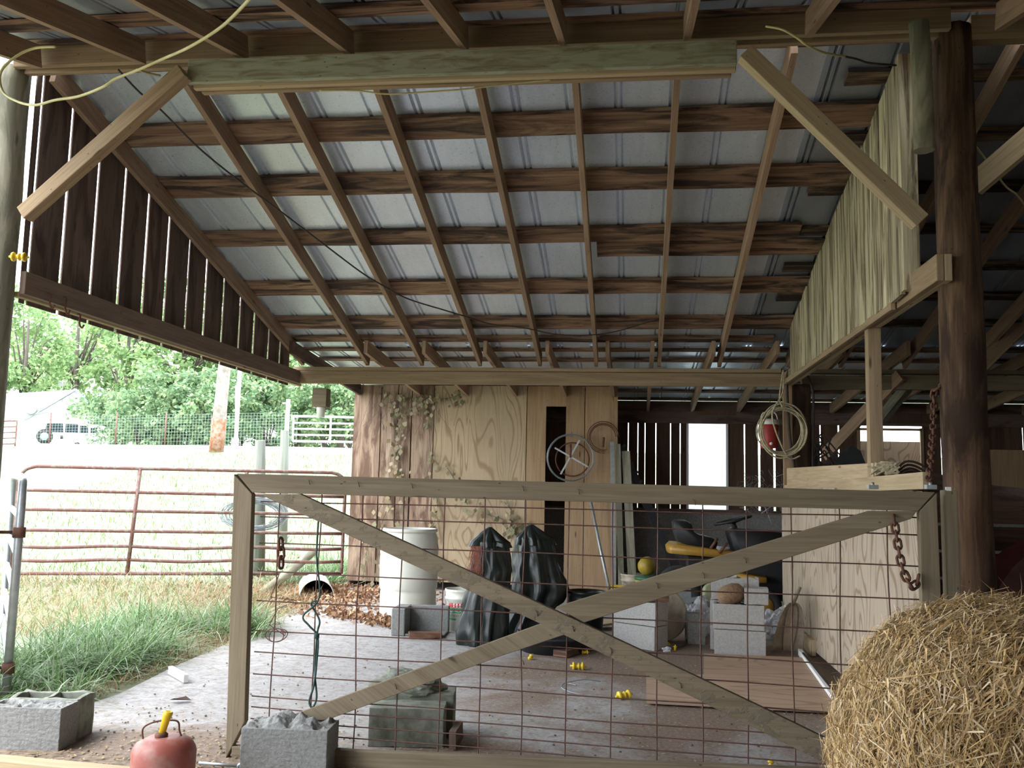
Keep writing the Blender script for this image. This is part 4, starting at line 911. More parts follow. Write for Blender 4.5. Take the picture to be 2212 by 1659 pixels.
# tied rag / rope ends on the partition, broken dark boards beyond
bm = BM(); c = V((1.60, 6.22, 1.46))
for k in range(9):
    tube(bm, catmull([c + V((random.uniform(-.1, .1), -.03, random.uniform(-.02, .07))) for _ in range(4)], 6), .007, 5)
tube(bm, catmull([c, c + V((.06, -.03, -.08)), c + V((.04, -.03, -.18))], 5), .006, 5)
tag(obj('tied_rope', bm, 'cream_rope', smooth=True), 'knotted cream rope tied round the square post foot', 'rope')
bm = BM(); c = V((1.78, 6.3, 1.40)); 
for k in range(4): tube(bm, catmull([c + V((-.12, 0, .0)), c + V((-.02 + .02 * k, .03 * k, .13 - .02 * k)), c + V((.12, .03, .08 - .03 * k)), c + V((.08, 0, -.1))], 6), .008, 5)
tag(obj('brown_strap', bm, 'leather_brown', smooth=True), 'brown leather strap tangle right of the square post', 'strap')
for i, (a, b_, h) in enumerate((((1950, 1025), (2050, 1040), .1), ((1945, 1045), (2060, 1052), .08), ((1890, 1025), (2010, 1050), .05), ((1910, 1047), (2040, 1060), .05))):
    bm = BM(); board(bm, atD(*a, 8.2 + .2 * i), atD(*b_, 8.4), h, .03, (0, 0, 1)); tag(obj('broken_board', bm, 'brown_boards'), f'{ORD[i]} dark broken board from the top, behind the partition beside the log pole', 'board', 'dark boards behind the partition')
bm = BM(); board(bm, atD(2075, 1060, 6.4), atD(2260, 1080, 6.2), .12, .1, (0, 0, 1)); tag(obj('stall_rail', bm, 'brown_boards'), 'dark rail running right behind the log pole', 'board')
for i in range(7):
    z = .2 + i * .17
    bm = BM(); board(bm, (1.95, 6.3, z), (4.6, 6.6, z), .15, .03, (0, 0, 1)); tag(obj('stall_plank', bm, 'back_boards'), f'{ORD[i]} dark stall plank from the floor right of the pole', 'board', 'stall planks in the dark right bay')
# red machine in the right bay
tr_ = empty('red_tractor', (2.5, 5.6, 0), 'dark red machine hood and fender in the shade right of the log pole', 'machine')
bm = BM(); P = []
for i in range(15):
    a = PI * i / 14; P.append((2.5 - .55 * math.cos(a), .62 + .5 * math.sin(a)))
for i in range(14):
    (x0, z0), (x1, z1) = P[i], P[i + 1]; vs = [bm.verts.new(v) for v in ((x0, 5.45, z0), (x1, 5.45, z1), (x1, 5.8, z1), (x0, 5.8, z0))]; bm.faces.new(vs)
    vs = [bm.verts.new(v) for v in ((x0, 5.45, z0), (x1, 5.45, z1), (x1, 5.45, max(.5, z1 - .35)), (x0, 5.45, max(.5, z0 - .35)))]; bm.faces.new(vs)
obj('fender', bm, 'dull_red', tr_)
bm = BM(); lathe(bm, [(0, -.12), (.3, -.12), (.47, -.1), (.5, 0), (.47, .1), (.3, .12), (0, .12)], (2.5, 5.66, .5), 36, (0, 1, 0)); obj('tire', bm, 'dark_rubber', tr_, smooth=True)

# ------------------------------------------------------------------ shed wall things
c = atY(1233, 989, 11.7); we = empty('wire_reel', c - V((0, 0, .3)), 'wire reel with crossed spokes hung on the shed wall', 'reel')
bm = BM()
for k in range(7): 
    R = random.uniform(.272, .30); tube(bm, [c + V((R * math.cos(t), -.02 - .012 * k, R * math.sin(t))) for t in [i * 2 * PI / 36 for i in range(36)]], .004, 5, True)
obj('wire_coil', bm, 'silver_wire', we)
bm = BM(); tube(bm, [c + V((.02 + .21 * math.cos(t), -.0, -.02 + .21 * math.sin(t))) for t in [i * 2 * PI / 36 for i in range(36)]], .009, 6, True); obj('inner_hoop', bm, 'rust', we)
bm = BM(); board(bm, c + V((-.2, -.06, .12)), c + V((.22, -.06, -.11)), .02, .012); board(bm, c + V((.11, -.07, .22)), c + V((-.12, -.07, -.21)), .02, .012); obj('spokes', bm, 'galv_tube', we)
bm = BM(); tube(bm, [c + V((0, -.07, .0)), c + V((0, -.08, .17))], .014, 8); obj('crank', bm, 'rust', we)
bm = BM(); c = atY(1303, 945, 11.68)
for k in range(8):
    R = random.uniform(.15, .2); a0, a1 = random.uniform(.0, .4), random.uniform(3.6, 5.2); tube(bm, [c + V((R * math.cos(t), -.012 * k, R * 1.0 * math.sin(t))) for t in [a0 + (a1 - a0) * i / 24 for i in range(25)]], .004, 5)
board(bm, c + V((.0, -.05, -.12)), c + V((.01, -.05, 0)), .03, .02)
tag(obj('wire_coil', bm, 'rust', smooth=True), 'rusty open coil of wire hung at the right of the shed wall', 'wire')
bm = BM(); tube(bm, [atY(1274, 1072, 11.5), atY(1298, 1190, 11.2), atY(1316, 1272, 10.9)], .018, 8); tag(obj('leaning_pole', bm, 'galv_tube', smooth=True), 'grey broom-like pole leaning on the shed wall', 'pole')
bm = BM(); p = atY(1316, 1280, 10.9); board(bm, p + V((-.17, 0, -.03)), p + V((.06, 0, .0)), .05, .05); tag(obj('rake_head', bm, 'rust'), 'rusty tool head beside the yellow block on the floor', 'tool')
bm = BM(); p = atY(1335, 1272, 10.7); rawbox(bm, p + V((-.08, -.06, -.05)), p + V((.13, .06, .04))); tag(obj('yellow_box', bm, 'yellow_plastic'), 'small yellow plastic box by the leaning pole foot', 'box')
for i, (a, b_, wd, mat, l) in enumerate((((1322, 955), (1326, 1270), .05, 'galv_tube', 'thin grey leaning bar, leftmost in the ladder bunch'), ((1334, 960), (1342, 1268), .07, 'pole_grey', 'grey weathered leaning board in the middle of the bunch'), ((1352, 975), (1366, 1262), .10, 'pole_grey', 'widest grey leaning board in the bunch'))):
    bm = BM(); board(bm, atY(*a, 11.6), atY(*b_, 11.15), wd, .03, (1, 0, 0)); tag(obj('leaning_board', bm, mat), l, 'board', 'boards leaning at the shed corner')
bm = BM(); board(bm, atY(1340, 965, 11.9), atY(1462, 1230, 11.2), .1, .04, (1, 0, 0)); 
for k in range(14):
    f = k / 13; q = atY(1340, 965, 11.9).lerp(atY(1462, 1230, 11.2), f); board(bm, q + V((.03, -.02, 0)), q + V((.07, -.02, .02)), .03, .02)
tag(obj('toothed_bar', bm, 'black_matte'), 'long black toothed bar leaning beside the grey boards', 'bar')
# light fixture under the rear beam
c = atD(695, 846, 9.6); le = empty('yard_light', c + V((0, 0, -.28)), 'wooden box with a jar lamp hung under the rear beam left end', 'lamp')
bm = BM(); rawbox(bm, c + V((-.075, -.07, -.16)), c + V((.075, .07, .03))); obj('box', bm, 'gate_wood', le, bevel=.004)
bm = BM(); lathe(bm, [(0, -.27), (.04, -.265), (.045, -.17), (.042, -.16), (0, -.16)], c, 18); obj('jar', bm, 'white_plastic', le, smooth=True)

# ------------------------------------------------------------------ mower and clutter behind
def mk(px, py, D): return atD(px, py, D)
MD = 10.4
mo = empty('riding_mower', V((mk(1540, 1250, MD).x, mk(1540, 1250, MD).y, 0)), 'yellow riding mower with black seat and steering wheel at the back', 'mower')
o_ = V((mk(1475, 1185, MD).x, 10.25, 0))   # seat rear x
zz = lambda py: mk(1500, py, MD).z
bm = BM()
# seat: back and base as one swept shape with width
def sweep(bm, prof, y0, y1, n=8, bulge=.0):
    rows = []
    for j in range(n + 1):
        f = j / n; y = y0 + (y1 - y0) * f; k = 1 - .12 * (2 * f - 1) ** 4
        cx = sum(p[0] for p in prof) / len(prof); cz = sum(p[1] for p in prof) / len(prof)
        rows.append([bm.verts.new((cx + (x - cx) * k, y, cz + (z - cz) * k)) for x, z in prof])
    m = len(prof)
    for a, b_ in zip(rows[:-1], rows[1:]):
        for k in range(m): f = bm.faces.new((a[k], a[(k + 1) % m], b_[(k + 1) % m], b_[k])); f.smooth = True
    bm.faces.new(rows[0][::-1]); bm.faces.new(rows[-1])
def pxz(pts, y): return [(atY(x, yy, y).x, atY(x, yy, y).z) for x, yy in pts]
my = 10.2
sweep(bm, pxz([(1452, 1128), (1458, 1123), (1482, 1124), (1492, 1130), (1498, 1148), (1510, 1155), (1540, 1162), (1552, 1172), (1548, 1184), (1525, 1188), (1480, 1176), (1462, 1170), (1455, 1150)], my), my - .1, my + .38)
obj('seat', bm, 'black_matte', mo, smooth=True)
bm = BM(); sweep(bm, pxz([(1440, 1182), (1448, 1174), (1495, 1178), (1550, 1186), (1610, 1192), (1615, 1205), (1560, 1204), (1500, 1199), (1442, 1194)], my - .1), my - .28, my + .62, 10); obj('fender', bm, 'mower_yellow', mo, smooth=True)
bm = BM(); cpt = atY(1583, 1124, my + .1)
tube(bm, [cpt + V((.19 * math.cos(t), .17 * math.sin(t), .05 * math.cos(t))) for t in [i * 2 * PI / 28 for i in range(28)]], .014, 8, True)
for a in (0.3, 2.4, 4.5): tube(bm, [cpt + V((0, 0, -.03)), cpt + V((.18 * math.cos(a), .16 * math.sin(a), .045 * math.cos(a)))], .012, 6)
tube(bm, [cpt + V((0, 0, -.03)), cpt + V((.08, 0, -.22))], .028, 10); obj('steering_wheel', bm, 'black_matte', mo, smooth=True)
bm = BM(); sweep(bm, pxz([(1570, 1150), (1582, 1140), (1640, 1143), (1700, 1150), (1702, 1215), (1600, 1215), (1582, 1190)], my), my - .12, my + .35); obj('dash_hood', bm, 'black_matte', mo, smooth=True)
bm = BM(); sweep(bm, pxz([(1583, 1240), (1600, 1237), (1655, 1245), (1655, 1257), (1600, 1256), (1588, 1250)], my - .2), my - .38, my + .3); obj('mower_deck', bm, 'mower_yellow', mo, smooth=True)
for (px, R, nm) in ((1465, .24, 'rear_wheel'), (1650, .17, 'front_wheel')):
    for yy in (my - .3, my + .55):
        bm = BM(); q = atY(px, 1230, yy); lathe(bm, [(0, -.06), (R * .55, -.06), (R * .6, -.09), (R * .95, -.09), (R, -.05), (R, .05), (R * .95, .09), (R * .6, .09), (R * .55, .06), (0, .06)], (q.x, yy, R), 28, (0, 1, 0)); wh = obj(nm, bm, 'dark_rubber', mo, smooth=True)
        bm = BM(); lathe(bm, [(0, -.075), (R * .5, -.07), (R * .52, -.06)], (q.x, yy, R), 20, (0, 1, 0)); obj('hub', bm, 'mower_yellow', wh, smooth=True)['label'] = 'yellow wheel hub'
for a, b_ in (((1535, 1185), (1550, 1163)), ((1553, 1195), (1572, 1172))):
    bm = BM(); tube(bm, [atY(*a, my - .3), atY(*b_, my - .3)], .014, 8); obj('lever', bm, 'rust', mo)
bm = BM(); rawbox(bm, (mk(1480, 1200, MD).x, my - .1, .2), (mk(1670, 1200, MD).x, my + .35, zz(1195))); obj('chassis', bm, 'black_matte', mo)
bq2 = atY(1403, 1256, 10.9); bucket(V((bq2.x, 10.9, .1)), .14, .16, .2, 'yellow_green', 'lidded_bucket', 'lime yellow bucket with green lid by the grey leaning boards')
bm = BM(); lathe(bm, [(0, .2), (.17, .2), (.175, .215), (.17, .235), (0, .24)], (bq2.x, 10.9, .1), 30); tag(obj('bucket_lid', bm, 'green_plastic', smooth=True), 'dark green lid on the lime yellow bucket', 'lid')
bm = BM(); rawbox(bm, (bq2.x - .2, 10.75, 0), (bq2.x + .2, 11.05, .1)); tag(obj('wood_crate', bm, 'brown_boards'), 'low dark box below the lime yellow bucket', 'box')
bm = BM(); q = atY(1398, 1200, 11.0); lathe(bm, [(0, -.09), (.07, -.085), (.105, -.03), (.105, .03), (.07, .085), (0, .09)], (q.x, 10.9, .455), 22, (1, -.8, .3)); tag(obj('yellow_lamp', bm, 'dull_yellow', smooth=True), 'round yellow lantern body on the green bucket lid', 'lantern')
q = atZ(1360, 1290, 0); bucket(V((q.x + .05, 11.15, 0)), .13, .15, .34, 'tan_plastic', 'plastic_bucket', 'tan bucket behind the grey leaning boards')
for i, (px, py, s, Dp, l) in enumerate(((1515, 1322, (.17, .14, .16), 8.5, 'white crumpled plastic bag between the block stacks'), (1676, 1336, (.14, .12, .13), 8.4, 'clear crumpled plastic bag right of the right stack'), (1700, 1328, (.09, .1, .08), 8.6, 'bluish crumpled bag by the metal scoops'), (1440, 1410, (.035, .03, .02), 7.6, 'tiny crumpled white scrap by the left stack'))):
    bm = BM(); q = atD(px, py, Dp)
    if i != 2: q = V((q.x, q.y, s[2] * .88 if i != 3 else .016))
    chunk(bm, q, s, i * 7 + 1, 4, .5)
    tag(obj('plastic_bag', bm, 'clear_plastic', smooth=False), l, 'bag', 'plastic bags')
q = atZ(1690, 1415, 0); sc = empty('metal_scoop', q, 'curved pale metal scoop leaning on the partition foot', 'scoop')
bm = BM()
for (ox, tl) in ((0, .35), (.09, .15)):
    for i in range(9):
        for j in range(8): pass
    G = [[None] * 9 for _ in range(10)]
    for i in range(10):
        for j in range(9):
            f = i / 9; a = -1.3 + 2.6 * j / 8; wv = .065 * math.sin(PI * min(1, .3 + f * .7)) ** .5 + .02
            G[i][j] = bm.verts.new(q + V((.02 + ox + wv * math.sin(a) + tl * .3 * f, .15 + .04 * math.cos(a) + .1 * f, .01 + f * .38)))
    for i in range(9):
        for j in range(8): bm.faces.new((G[i][j], G[i][j + 1], G[i + 1][j + 1], G[i + 1][j]))
o = obj('scoop_blade', bm, 'tan_plastic', sc, smooth=True); md = o.modifiers.new('t', 'SOLIDIFY'); md.thickness = .004
bm = BM(); tube(bm, [q + V((.13, .25, .38)), q + V((.2, .3, .52))], .014, 8); obj('handle', bm, 'pale_post', sc)
bm = BM(); lathe(bm, [(0, -.05), (.09, -.05), (.1, 0), (.09, .05), (.03, .05), (0, .05)], atD(1538, 1280, 9.3), 28, (.3, -1, .1)); tag(obj('round_pan', bm, 'pale_green', smooth=True), 'round pale green pan behind the right block stack', 'pan')
bm = BM(); board(bm, atD(1478, 1262, 9.0), atD(1482, 1330, 9.0), .12, .03, (1, 0, 0)); tag(obj('metal_bracket', bm, 'galv_tube'), 'grey upright sheet metal piece behind the small block', 'bracket')
bm = BM(); board(bm, atD(1483, 1298, 8.9), atD(1525, 1290, 8.9), .04, .02, (0, 0, 1)); tag(obj('metal_bracket', bm, 'galv_tube'), 'grey horizontal bracket left of the twine ball', 'bracket')
# hanging tangle in front of the dark pole and big dark sheet at second window
bm = BM()
for k in range(26):
    p = atD(random.uniform(1752, 1800), random.uniform(930, 1000), 9.4); tube(bm, catmull([p, p + V((random.uniform(-.1, .1), 0, -.1)), p + V((random.uniform(-.15, .2), 0, -.25)), p + V((random.uniform(-.1, .2), 0, -.35))], 4), .008, 5)
tag(obj('strap_tangle', bm, 'dark_cable', smooth=True), 'dark tangle of straps hanging beyond the inner pole', 'straps')
bm = BM(); G = []
P = [(1790, 1030), (1815, 985), (1835, 960), (1862, 975), (1880, 1035)]
f0_ = [bm.verts.new(atY(x, y, 9.6)) for x, y in P]; f1_ = [bm.verts.new(atY(x, y, 9.75)) for x, y in P]
bm.faces.new(f0_); bm.faces.new(f1_[::-1])
for k in range(5): bm.faces.new((f0_[k], f1_[k], f1_[(k + 1) % 5], f0_[(k + 1) % 5]))
roughen(bm, .03, 6); tag(obj('dark_tarp', bm, 'black_matte'), 'dark pointed tarp bundle in front of the right rear window', 'tarp')
# cobwebby wire tangle by window
bm = BM()
for k in range(30):
    p = atD(random.uniform(1610, 1690), random.uniform(1030, 1110), 10.0); tube(bm, catmull([p + rndu() * .12 for _ in range(5)], 5), .0018, 4, cap=False)
tag(obj('wire_tangle', bm, 'silver_wire'), 'pale cobwebby wire tangle left of the partition top', 'wire')
bm = BM(); tube(bm, catmull([fz(1245, 1480, .01), fz(1222, 1475, .01), fz(1213, 1485, .01), fz(1235, 1496, .01), fz(1262, 1500, .01)], 6), .003, 5)
tube(bm, catmull([fz(1222, 1475, .01), fz(1260, 1468, .02), fz(1297, 1472, .01)], 6), .003, 5); tag(obj('loose_wire', bm, 'silver_wire'), 'thin loop of loose wire on the dirt behind the gate', 'wire')

# ------------------------------------------------------------------ near floor things
p = atZ(-80, 1652, .0); bm = BM(); board(bm, atZ(-80, 1640, .03), atZ(300, 1676, .03), .09, .045, (0, 1, 0), 4, .002); tag(obj('wood_board', bm, 'new_lumber', bevel=.004), 'flat pinkish board on the ground left of the gas can', 'board', 'loose boards')
gc = atZ(349, 1700, 0) ; gc.z = 0
gcn = empty('gas_can', gc, 'dented red metal gas can with yellow spout at the bottom edge', 'gas can')
bm = BM(); lathe(bm, [(0, 0), (.125, 0), (.132, .01), (.133, .15), (.128, .165), (.112, .19), (.08, .207), (.03, .213), (0, .213)], gc, 40)
for v in bm.verts: v.co += noise.noise_vector(v.co * 9) * .006
obj('can_body', bm, 'gas_red', gcn, smooth=True)
bm = BM(); q = gc + V((-.01, -.01, .21)); lathe(bm, [(0, -.01), (.026, -.01), (.028, .01), (.02, .018), (0, .018)], q, 20); obj('cap', bm, 'rust', gcn, smooth=True)
bm = BM(); lathe(bm, [(0, .0), (.014, 0), (.018, .075), (.021, .08), (.021, .095), (.014, .097), (0, .09)], q + V((0, 0, .01)), 18, (.22, .1, 1)); obj('spout', bm, 'yellow_plastic', gcn, smooth=True)
bm = BM(); tube(bm, catmull([q + V((-.075, -.01, -.02)), q + V((-.085, 0, .03)), q + V((-.04, .02, .055)), q + V((.03, .04, .06)), q + V((.055, .04, .05)), q + V((.06, .04, .02)), q + V((.075, .03, .0))], 6), .004, 6); obj('handle', bm, 'rust', gcn, smooth=True)
bm = BM(); tube(bm, [atZ(430, 1648, .02), atZ(520, 1655, .02)], .008, 6); lathe(bm, [(.008, -.01), (.016, -.008), (.016, .008), (.008, .01)], atZ(520, 1655, .02), 14, (0, 1, 0)); tag(obj('latch_rod', bm, 'galv_tube'), 'short metal latch rod with ring at the gate foot', 'rod')
bm = BM(); board(bm, atZ(368, 1447, .03), atZ(402, 1466, .03), .05, .03, (0, 0, 1)); tag(obj('white_block', bm, 'white_paint'), 'small white stick on the slab edge beside the grass', 'stick')
bm = BM(); q = atZ(388, 1512, .015); vs = [bm.verts.new(q + V(v)) for v in ((-.06, -.01, 0), (-.01, -.05, .02), (.07, .01, 0), (.02, .04, .015))]; bm.faces.new(vs); bmesh.ops.solidify(bm, geom=bm.faces[:], thickness=.006); tag(obj('bark_flake', bm, 'brown_boards'), 'curled brown bark flake on the slab', 'bark')
# debris on the floor
bm = BM()
for k in range(4200):
    if random.random() < .45: x, y = random.gauss(-1.9, .7), random.gauss(4.2, .35)
    elif random.random() < .6: x, y = random.uniform(-.9, 1.4), random.uniform(4.3, 7.6)
    else: x, y = random.uniform(-3, 1.4), random.uniform(4.0, 8.5)
    a = random.random() * PI; s = random.uniform(.004, .013); d = V((math.cos(a), math.sin(a), random.uniform(0, .3)))
    quadleaf(bm, V((x, y, .007)), d, V((0, 0, 1)), s * 2, s)
tag(obj('wood_chips', bm, 'dry_leaf'), 'pale chips and grit scattered on the slab', 'debris', kind='stuff')
bm = BM()
for k in range(500):
    x, y = (random.gauss(-2.2, .5), random.gauss(4.6, .5)) if k % 2 else (random.uniform(-2.9, 1.4), random.uniform(4.0, 7)); s = random.uniform(.003, .009)
    r = bmesh.ops.create_icosphere(bm, subdivisions=1, radius=s)
    for v in r['verts']: v.co = V((v.co.x + x, v.co.y + y, v.co.z * .6 + .006))
tag(obj('pebbles', bm, 'dirt'), 'dirt crumbs scattered on the slab', 'debris', kind='stuff')
# ------------------------------------------------------------------ straw bale
ba = empty('straw_bale', (1.12, 3.0, 0), 'round golden straw bale at the lower right corner', 'bale')
BC = V((1.16, 0, .41)); R0 = .545; Y0, Y1 = 2.42, 3.75
def bale_pt(u, a):
    """u -1..1 along the axis, a angle round it"""
    e = max(0, abs(u) - .45) / .55; rr2 = R0 * math.sqrt(max(0, 1 - e ** 2.6)); y = (Y0 + Y1) / 2 + u * (Y1 - Y0) / 2
    n1 = 1 + .06 * noise.noise(V((math.cos(a) * 1.5, math.sin(a) * 1.5, y * 1.5))) + .03 * noise.noise(V((math.cos(a) * 5, math.sin(a) * 5, y * 5)))
    z = BC.z + rr2 * n1 * math.sin(a); return V((BC.x + rr2 * n1 * math.cos(a) + .12 * (y - 3), y, max(z, .005)))
bm = BM(); rows = [[bm.verts.new(bale_pt(-1 + 2 * j / 30, 2 * PI * k / 60)) for k in range(60)] for j in range(31)]
for j in range(30):
    for k in range(60): bm.faces.new((rows[j][k], rows[j][(k + 1) % 60], rows[j + 1][(k + 1) % 60], rows[j + 1][k]))
bmesh.ops.remove_doubles(bm, verts=bm.verts, dist=.001)
plain('straw_core', (.16, .105, .05), .95, scale=25, second=(.08, .05, .02), bumpy=1)
obj('bale_core', bm, 'straw_core', ba)
bm = BM()
for k in range(30000):
    u = random.uniform(-1, .5); a = random.uniform(.15, 2 * PI * .62)
    if k % 3 == 0: u = random.uniform(-1, -.6)
    p = bale_pt(u, a); q1 = bale_pt(min(1, u + .02), a); q2 = bale_pt(u, a + .03)
    n_ = (q2 - p).cross(q1 - p)
    if n_.length < 1e-9: continue
    n_.normalize()
    if n_.dot(p - V((BC.x, 3.05, BC.z))) < 0: n_ = -n_
    tdir = (q2 - p).normalized(); sdir = n_.cross(tdir)
    th = random.gauss(.55, .65); d = (tdir * math.cos(th) + sdir * math.sin(th) + n_ * random.gauss(.03, .2)).normalized()
    L_ = random.uniform(.03, .12) * (1.7 if random.random() < .12 else 1); wd = random.choice((.0014, .002, .0025, .003, .005)) 
    bend = (n_ * random.uniform(-.25, .1) + rndu() * .25)
    blade(bm, p + n_ * random.uniform(-.004, .022) - d * L_ / 2, d, (d.cross(n_ + rndu() * .6)).normalized(), L_, wd, bend, 2)
for k in range(220):
    u = random.uniform(-1, .1); a = random.uniform(1.2, 3.6); p = bale_pt(u, a); n_ = (p - V((BC.x, 3.05, BC.z))).normalized()
    d = (n_ * random.uniform(.3, 1) + rndu() * .9).normalized(); blade(bm, p, d, d.cross(V((0, 1, .2))).normalized(), random.uniform(.05, .14), .0028, rndu() * .3, 3)
o = obj('loose_straw', bm, 'straw', ba); o['kind'] = 'stuff'

# ------------------------------------------------------------------ outside: gates, posts, fence
def tubes(name, segs, r, mat, parent=None):
    bm = BM()
    for s in segs: tube(bm, s, r, 8)
    return obj(name, bm, mat, parent, smooth=True)
RL, RR = V((-7.0, 9.9, 0)), V((-3.55, 11.28, 0)); rg = empty('pipe_gate', (RL + RR) / 2 + V((0, 0, .2)), 'rusty red pipe gate across the field opening', 'gate')
rz = [1.44, 1.165, .945, .71, .525, .37, .22]
def rp(f, z): return RL.lerp(RR, f) + V((0, 0, z - .01 * f))
fr_ = catmull([rp(.0, 1.15), rp(.003, 1.3), rp(.02, 1.40), rp(.05, 1.44)], 5)
tubes('frame', [[rp(0, .22), rp(0, 1.15)] + fr_ + [rp(.5, 1.45), rp(.93, 1.46)] + catmull([rp(.955, 1.46), rp(.985, 1.42), rp(1, 1.3), rp(1, .8), rp(1, .22)], 5), [rp(0, .22), rp(1, .22)]], .022, 'gate_red_paint', rg)
for z in rz[1:-1]: tubes('rail', [[rp(i / 12, z - .012 * math.sin(i * 1.3) * (z < .6)) for i in range(13)]], .02, 'gate_red_paint', rg)
for f, lean in ((.352, -.012), (.68, 0)): tubes('upright', [[rp(f, 1.44), rp(f + lean * 1.5, .22)]], .024, 'gate_red_paint', rg)
chain('chain', [rp(.012, 1.05) + V((0, -.03, 0)), rp(.02, .9) + V((0, -.03, 0)), rp(.01, .75) + V((0, -.03, 0))], 'thin rusty chain at the left end of the red gate', .004, .035)
# grey tube gate hanging on the left pole, swung out
A_, B_ = atZ(12, 1512, .02), atD(28, 1050, 7.2); A_.z = B_.z = 0
gg = empty('tube_gate', (A_ + B_) / 2 + V((0, 0, .05)), 'grey galvanised tube gate swung open at the left edge', 'gate')
def g2(f, z): return A_.lerp(B_, f) + V((0, 0, z))
tubes('frame', [[g2(0, .04), g2(0, 1.15)] + catmull([g2(.02, 1.24), g2(.08, 1.3), g2(.5, 1.31), g2(.92, 1.31), g2(.99, 1.24), g2(1, 1.1)], 4) + [g2(1, .08), g2(0, .08)]], .025, 'galv_tube', gg)
for z in (.25, .44, .64, .85, 1.07): tubes('rail', [[g2(0, z), g2(1, z)]], .021, 'galv_tube', gg)
for z in (.2, .98):
    bm = BM(); lathe(bm, [(.03, -.03), (.036, -.03), (.036, .03), (.03, .03)], g2(0, z), 16); tube(bm, [g2(0, z) + V((-.03, 0, 0)), g2(0, z) + V((-.16, -.05, .0))], .01, 6); obj('hinge_clamp', bm, 'rust', gg, smooth=True)
def post(px, py0, py1, D, r, mat, label, lean=0, name='fence_post', dz=.3, grp='posts in the field'):
    top, bot = atD(px + lean, py0, D), atD(px, py1, D); bot.z -= dz
    bm = BM(); tube(bm, [bot, bot.lerp(top, .5), top], lambda f: r * (1.03 - .12 * f), 16); roughen(bm, r * .12, 5, px); return tag(obj(name, bm, mat), label, 'post', grp)
post(562, 951, 1228, 12.0, .075, 'field_post', 'short round wooden post left of the white-topped post, behind the gate')
post(612, 930, 1180, 14.0, .07, 'field_post', 'round wooden post with a thin pipe rising behind it', 4)
post(618, 862, 950, 15.0, .035, 'galv_tube', 'thin grey pipe standing behind the second wooden post', 5, 'pipe_post')
plain('utility_wood', (.3, .28, .25), .9, scale=5, second=(.2, .16, .13))
plain('utility_foot', (.2, .075, .03), .9, scale=9, second=(.28, .21, .16))
bm = BM(); bt, tp_ = atD(466, 978, 24), atD(492, 720, 24); bt.z -= .2; tube(bm, [bt + (tp_ - bt) * (i / 8) for i in range(9)], lambda f: .18 - .03 * f, 18)
up = tag(obj('utility_pole', bm, 'utility_wood', smooth=True), 'thick leaning wooden utility pole with rusty foot in the field', 'pole')
bm = BM(); tube(bm, [bt, bt + (tp_ - bt) * .17, bt + (tp_ - bt) * .33], lambda f: .186, 18); obj('stained_foot', bm, 'utility_foot', up, smooth=True)
bm = BM(); tube(bm, [atD(509, 962, 28), atD(519, 780, 28)], .06, 12); wp_ = tag(obj('white_pole', bm, 'white_paint', smooth=True), 'slim white pole right of the utility pole', 'pole')
bm = BM(); q = atD(508, 955, 27.9); rawbox(bm, q + V((-.08, -.08, -.1)), q + V((.08, .08, .12))); obj('base_box', bm, 'white_paint', wp_)
bm = BM(); tube(bm, [atD(510, 950, 29.5), atD(511, 832, 29.5)], .04, 10); tag(obj('white_pole', bm, 'white_paint', smooth=True), 'short white pole just left of the slim white pole', 'pole')
# pipe gate at the hill top
PG0, PG1 = atD(632, 953, 23), atD(775, 955, 23.4); pg = empty('pipe_gate', (PG0 + PG1) / 2, 'white pipe gate on the hill beyond the posts', 'gate')
H_ = .62
tubes('frame', [catmull([PG0, PG0 + V((0, 0, H_ - .1)), PG0 + V((.1, 0, H_)), PG1 + V((0, 0, H_))], 5), [PG0, PG1]], .028, 'white_paint', pg)
for z in (.16, .31, .46): tubes('rail', [[PG0 + V((0, 0, z)), PG1 + V((0, 0, z))]], .022, 'white_paint', pg)
m_ = PG0.lerp(PG1, .56); tubes('upright', [[m_, m_ + V((0, 0, H_))]], .025, 'white_paint', pg)
# field fence
F0, F1 = atD(-60, 968, 33), atD(640, 958, 31); fe = empty('wire_fence', (F0 + F1) / 2, 'field wire fence running along the hill top', 'fence')
bm = BM(); nf = 110
for i in range(nf + 1):
    p = F0.lerp(F1, i / nf); tube(bm, [p, p + V((0, 0, 1.05))], .005, 4, cap=False)
for j in range(11):
    z = 1.05 * (j / 10) ** .9; tube(bm, [F0.lerp(F1, i / 20) + V((0, 0, z)) for i in range(21)], .005, 4, cap=False)
plain('fence_wire', (.28, .36, .31), .5, .4)
obj('wire_mesh', bm, 'fence_wire', fe)
for px in (105, 248, 355):
    p = atD(px, 966, 32.3 - px * .003); bm = BM(); tube(bm, [p, p + V((0, 0, 1.2))], .028, 6); obj('steel_post', bm, 'gate_red_paint', fe)
q0, q1 = atD(-25, 968, 26), atD(32, 966, 26); rg2 = empty('pipe_gate', (q0 + q1) / 2, 'small red pipe gate at the far left by the house', 'gate')
tubes('frame', [catmull([q1, q1 + V((0, 0, .66)), q1 + V((-.08, 0, .74)), q0 + V((0, 0, .74))], 4)], .022, 'gate_red_paint', rg2)
for z in (.1, .26, .42, .58): tubes('rail', [[q0 + V((0, 0, z)), q1 + V((0, 0, z))]], .018, 'gate_red_paint', rg2)
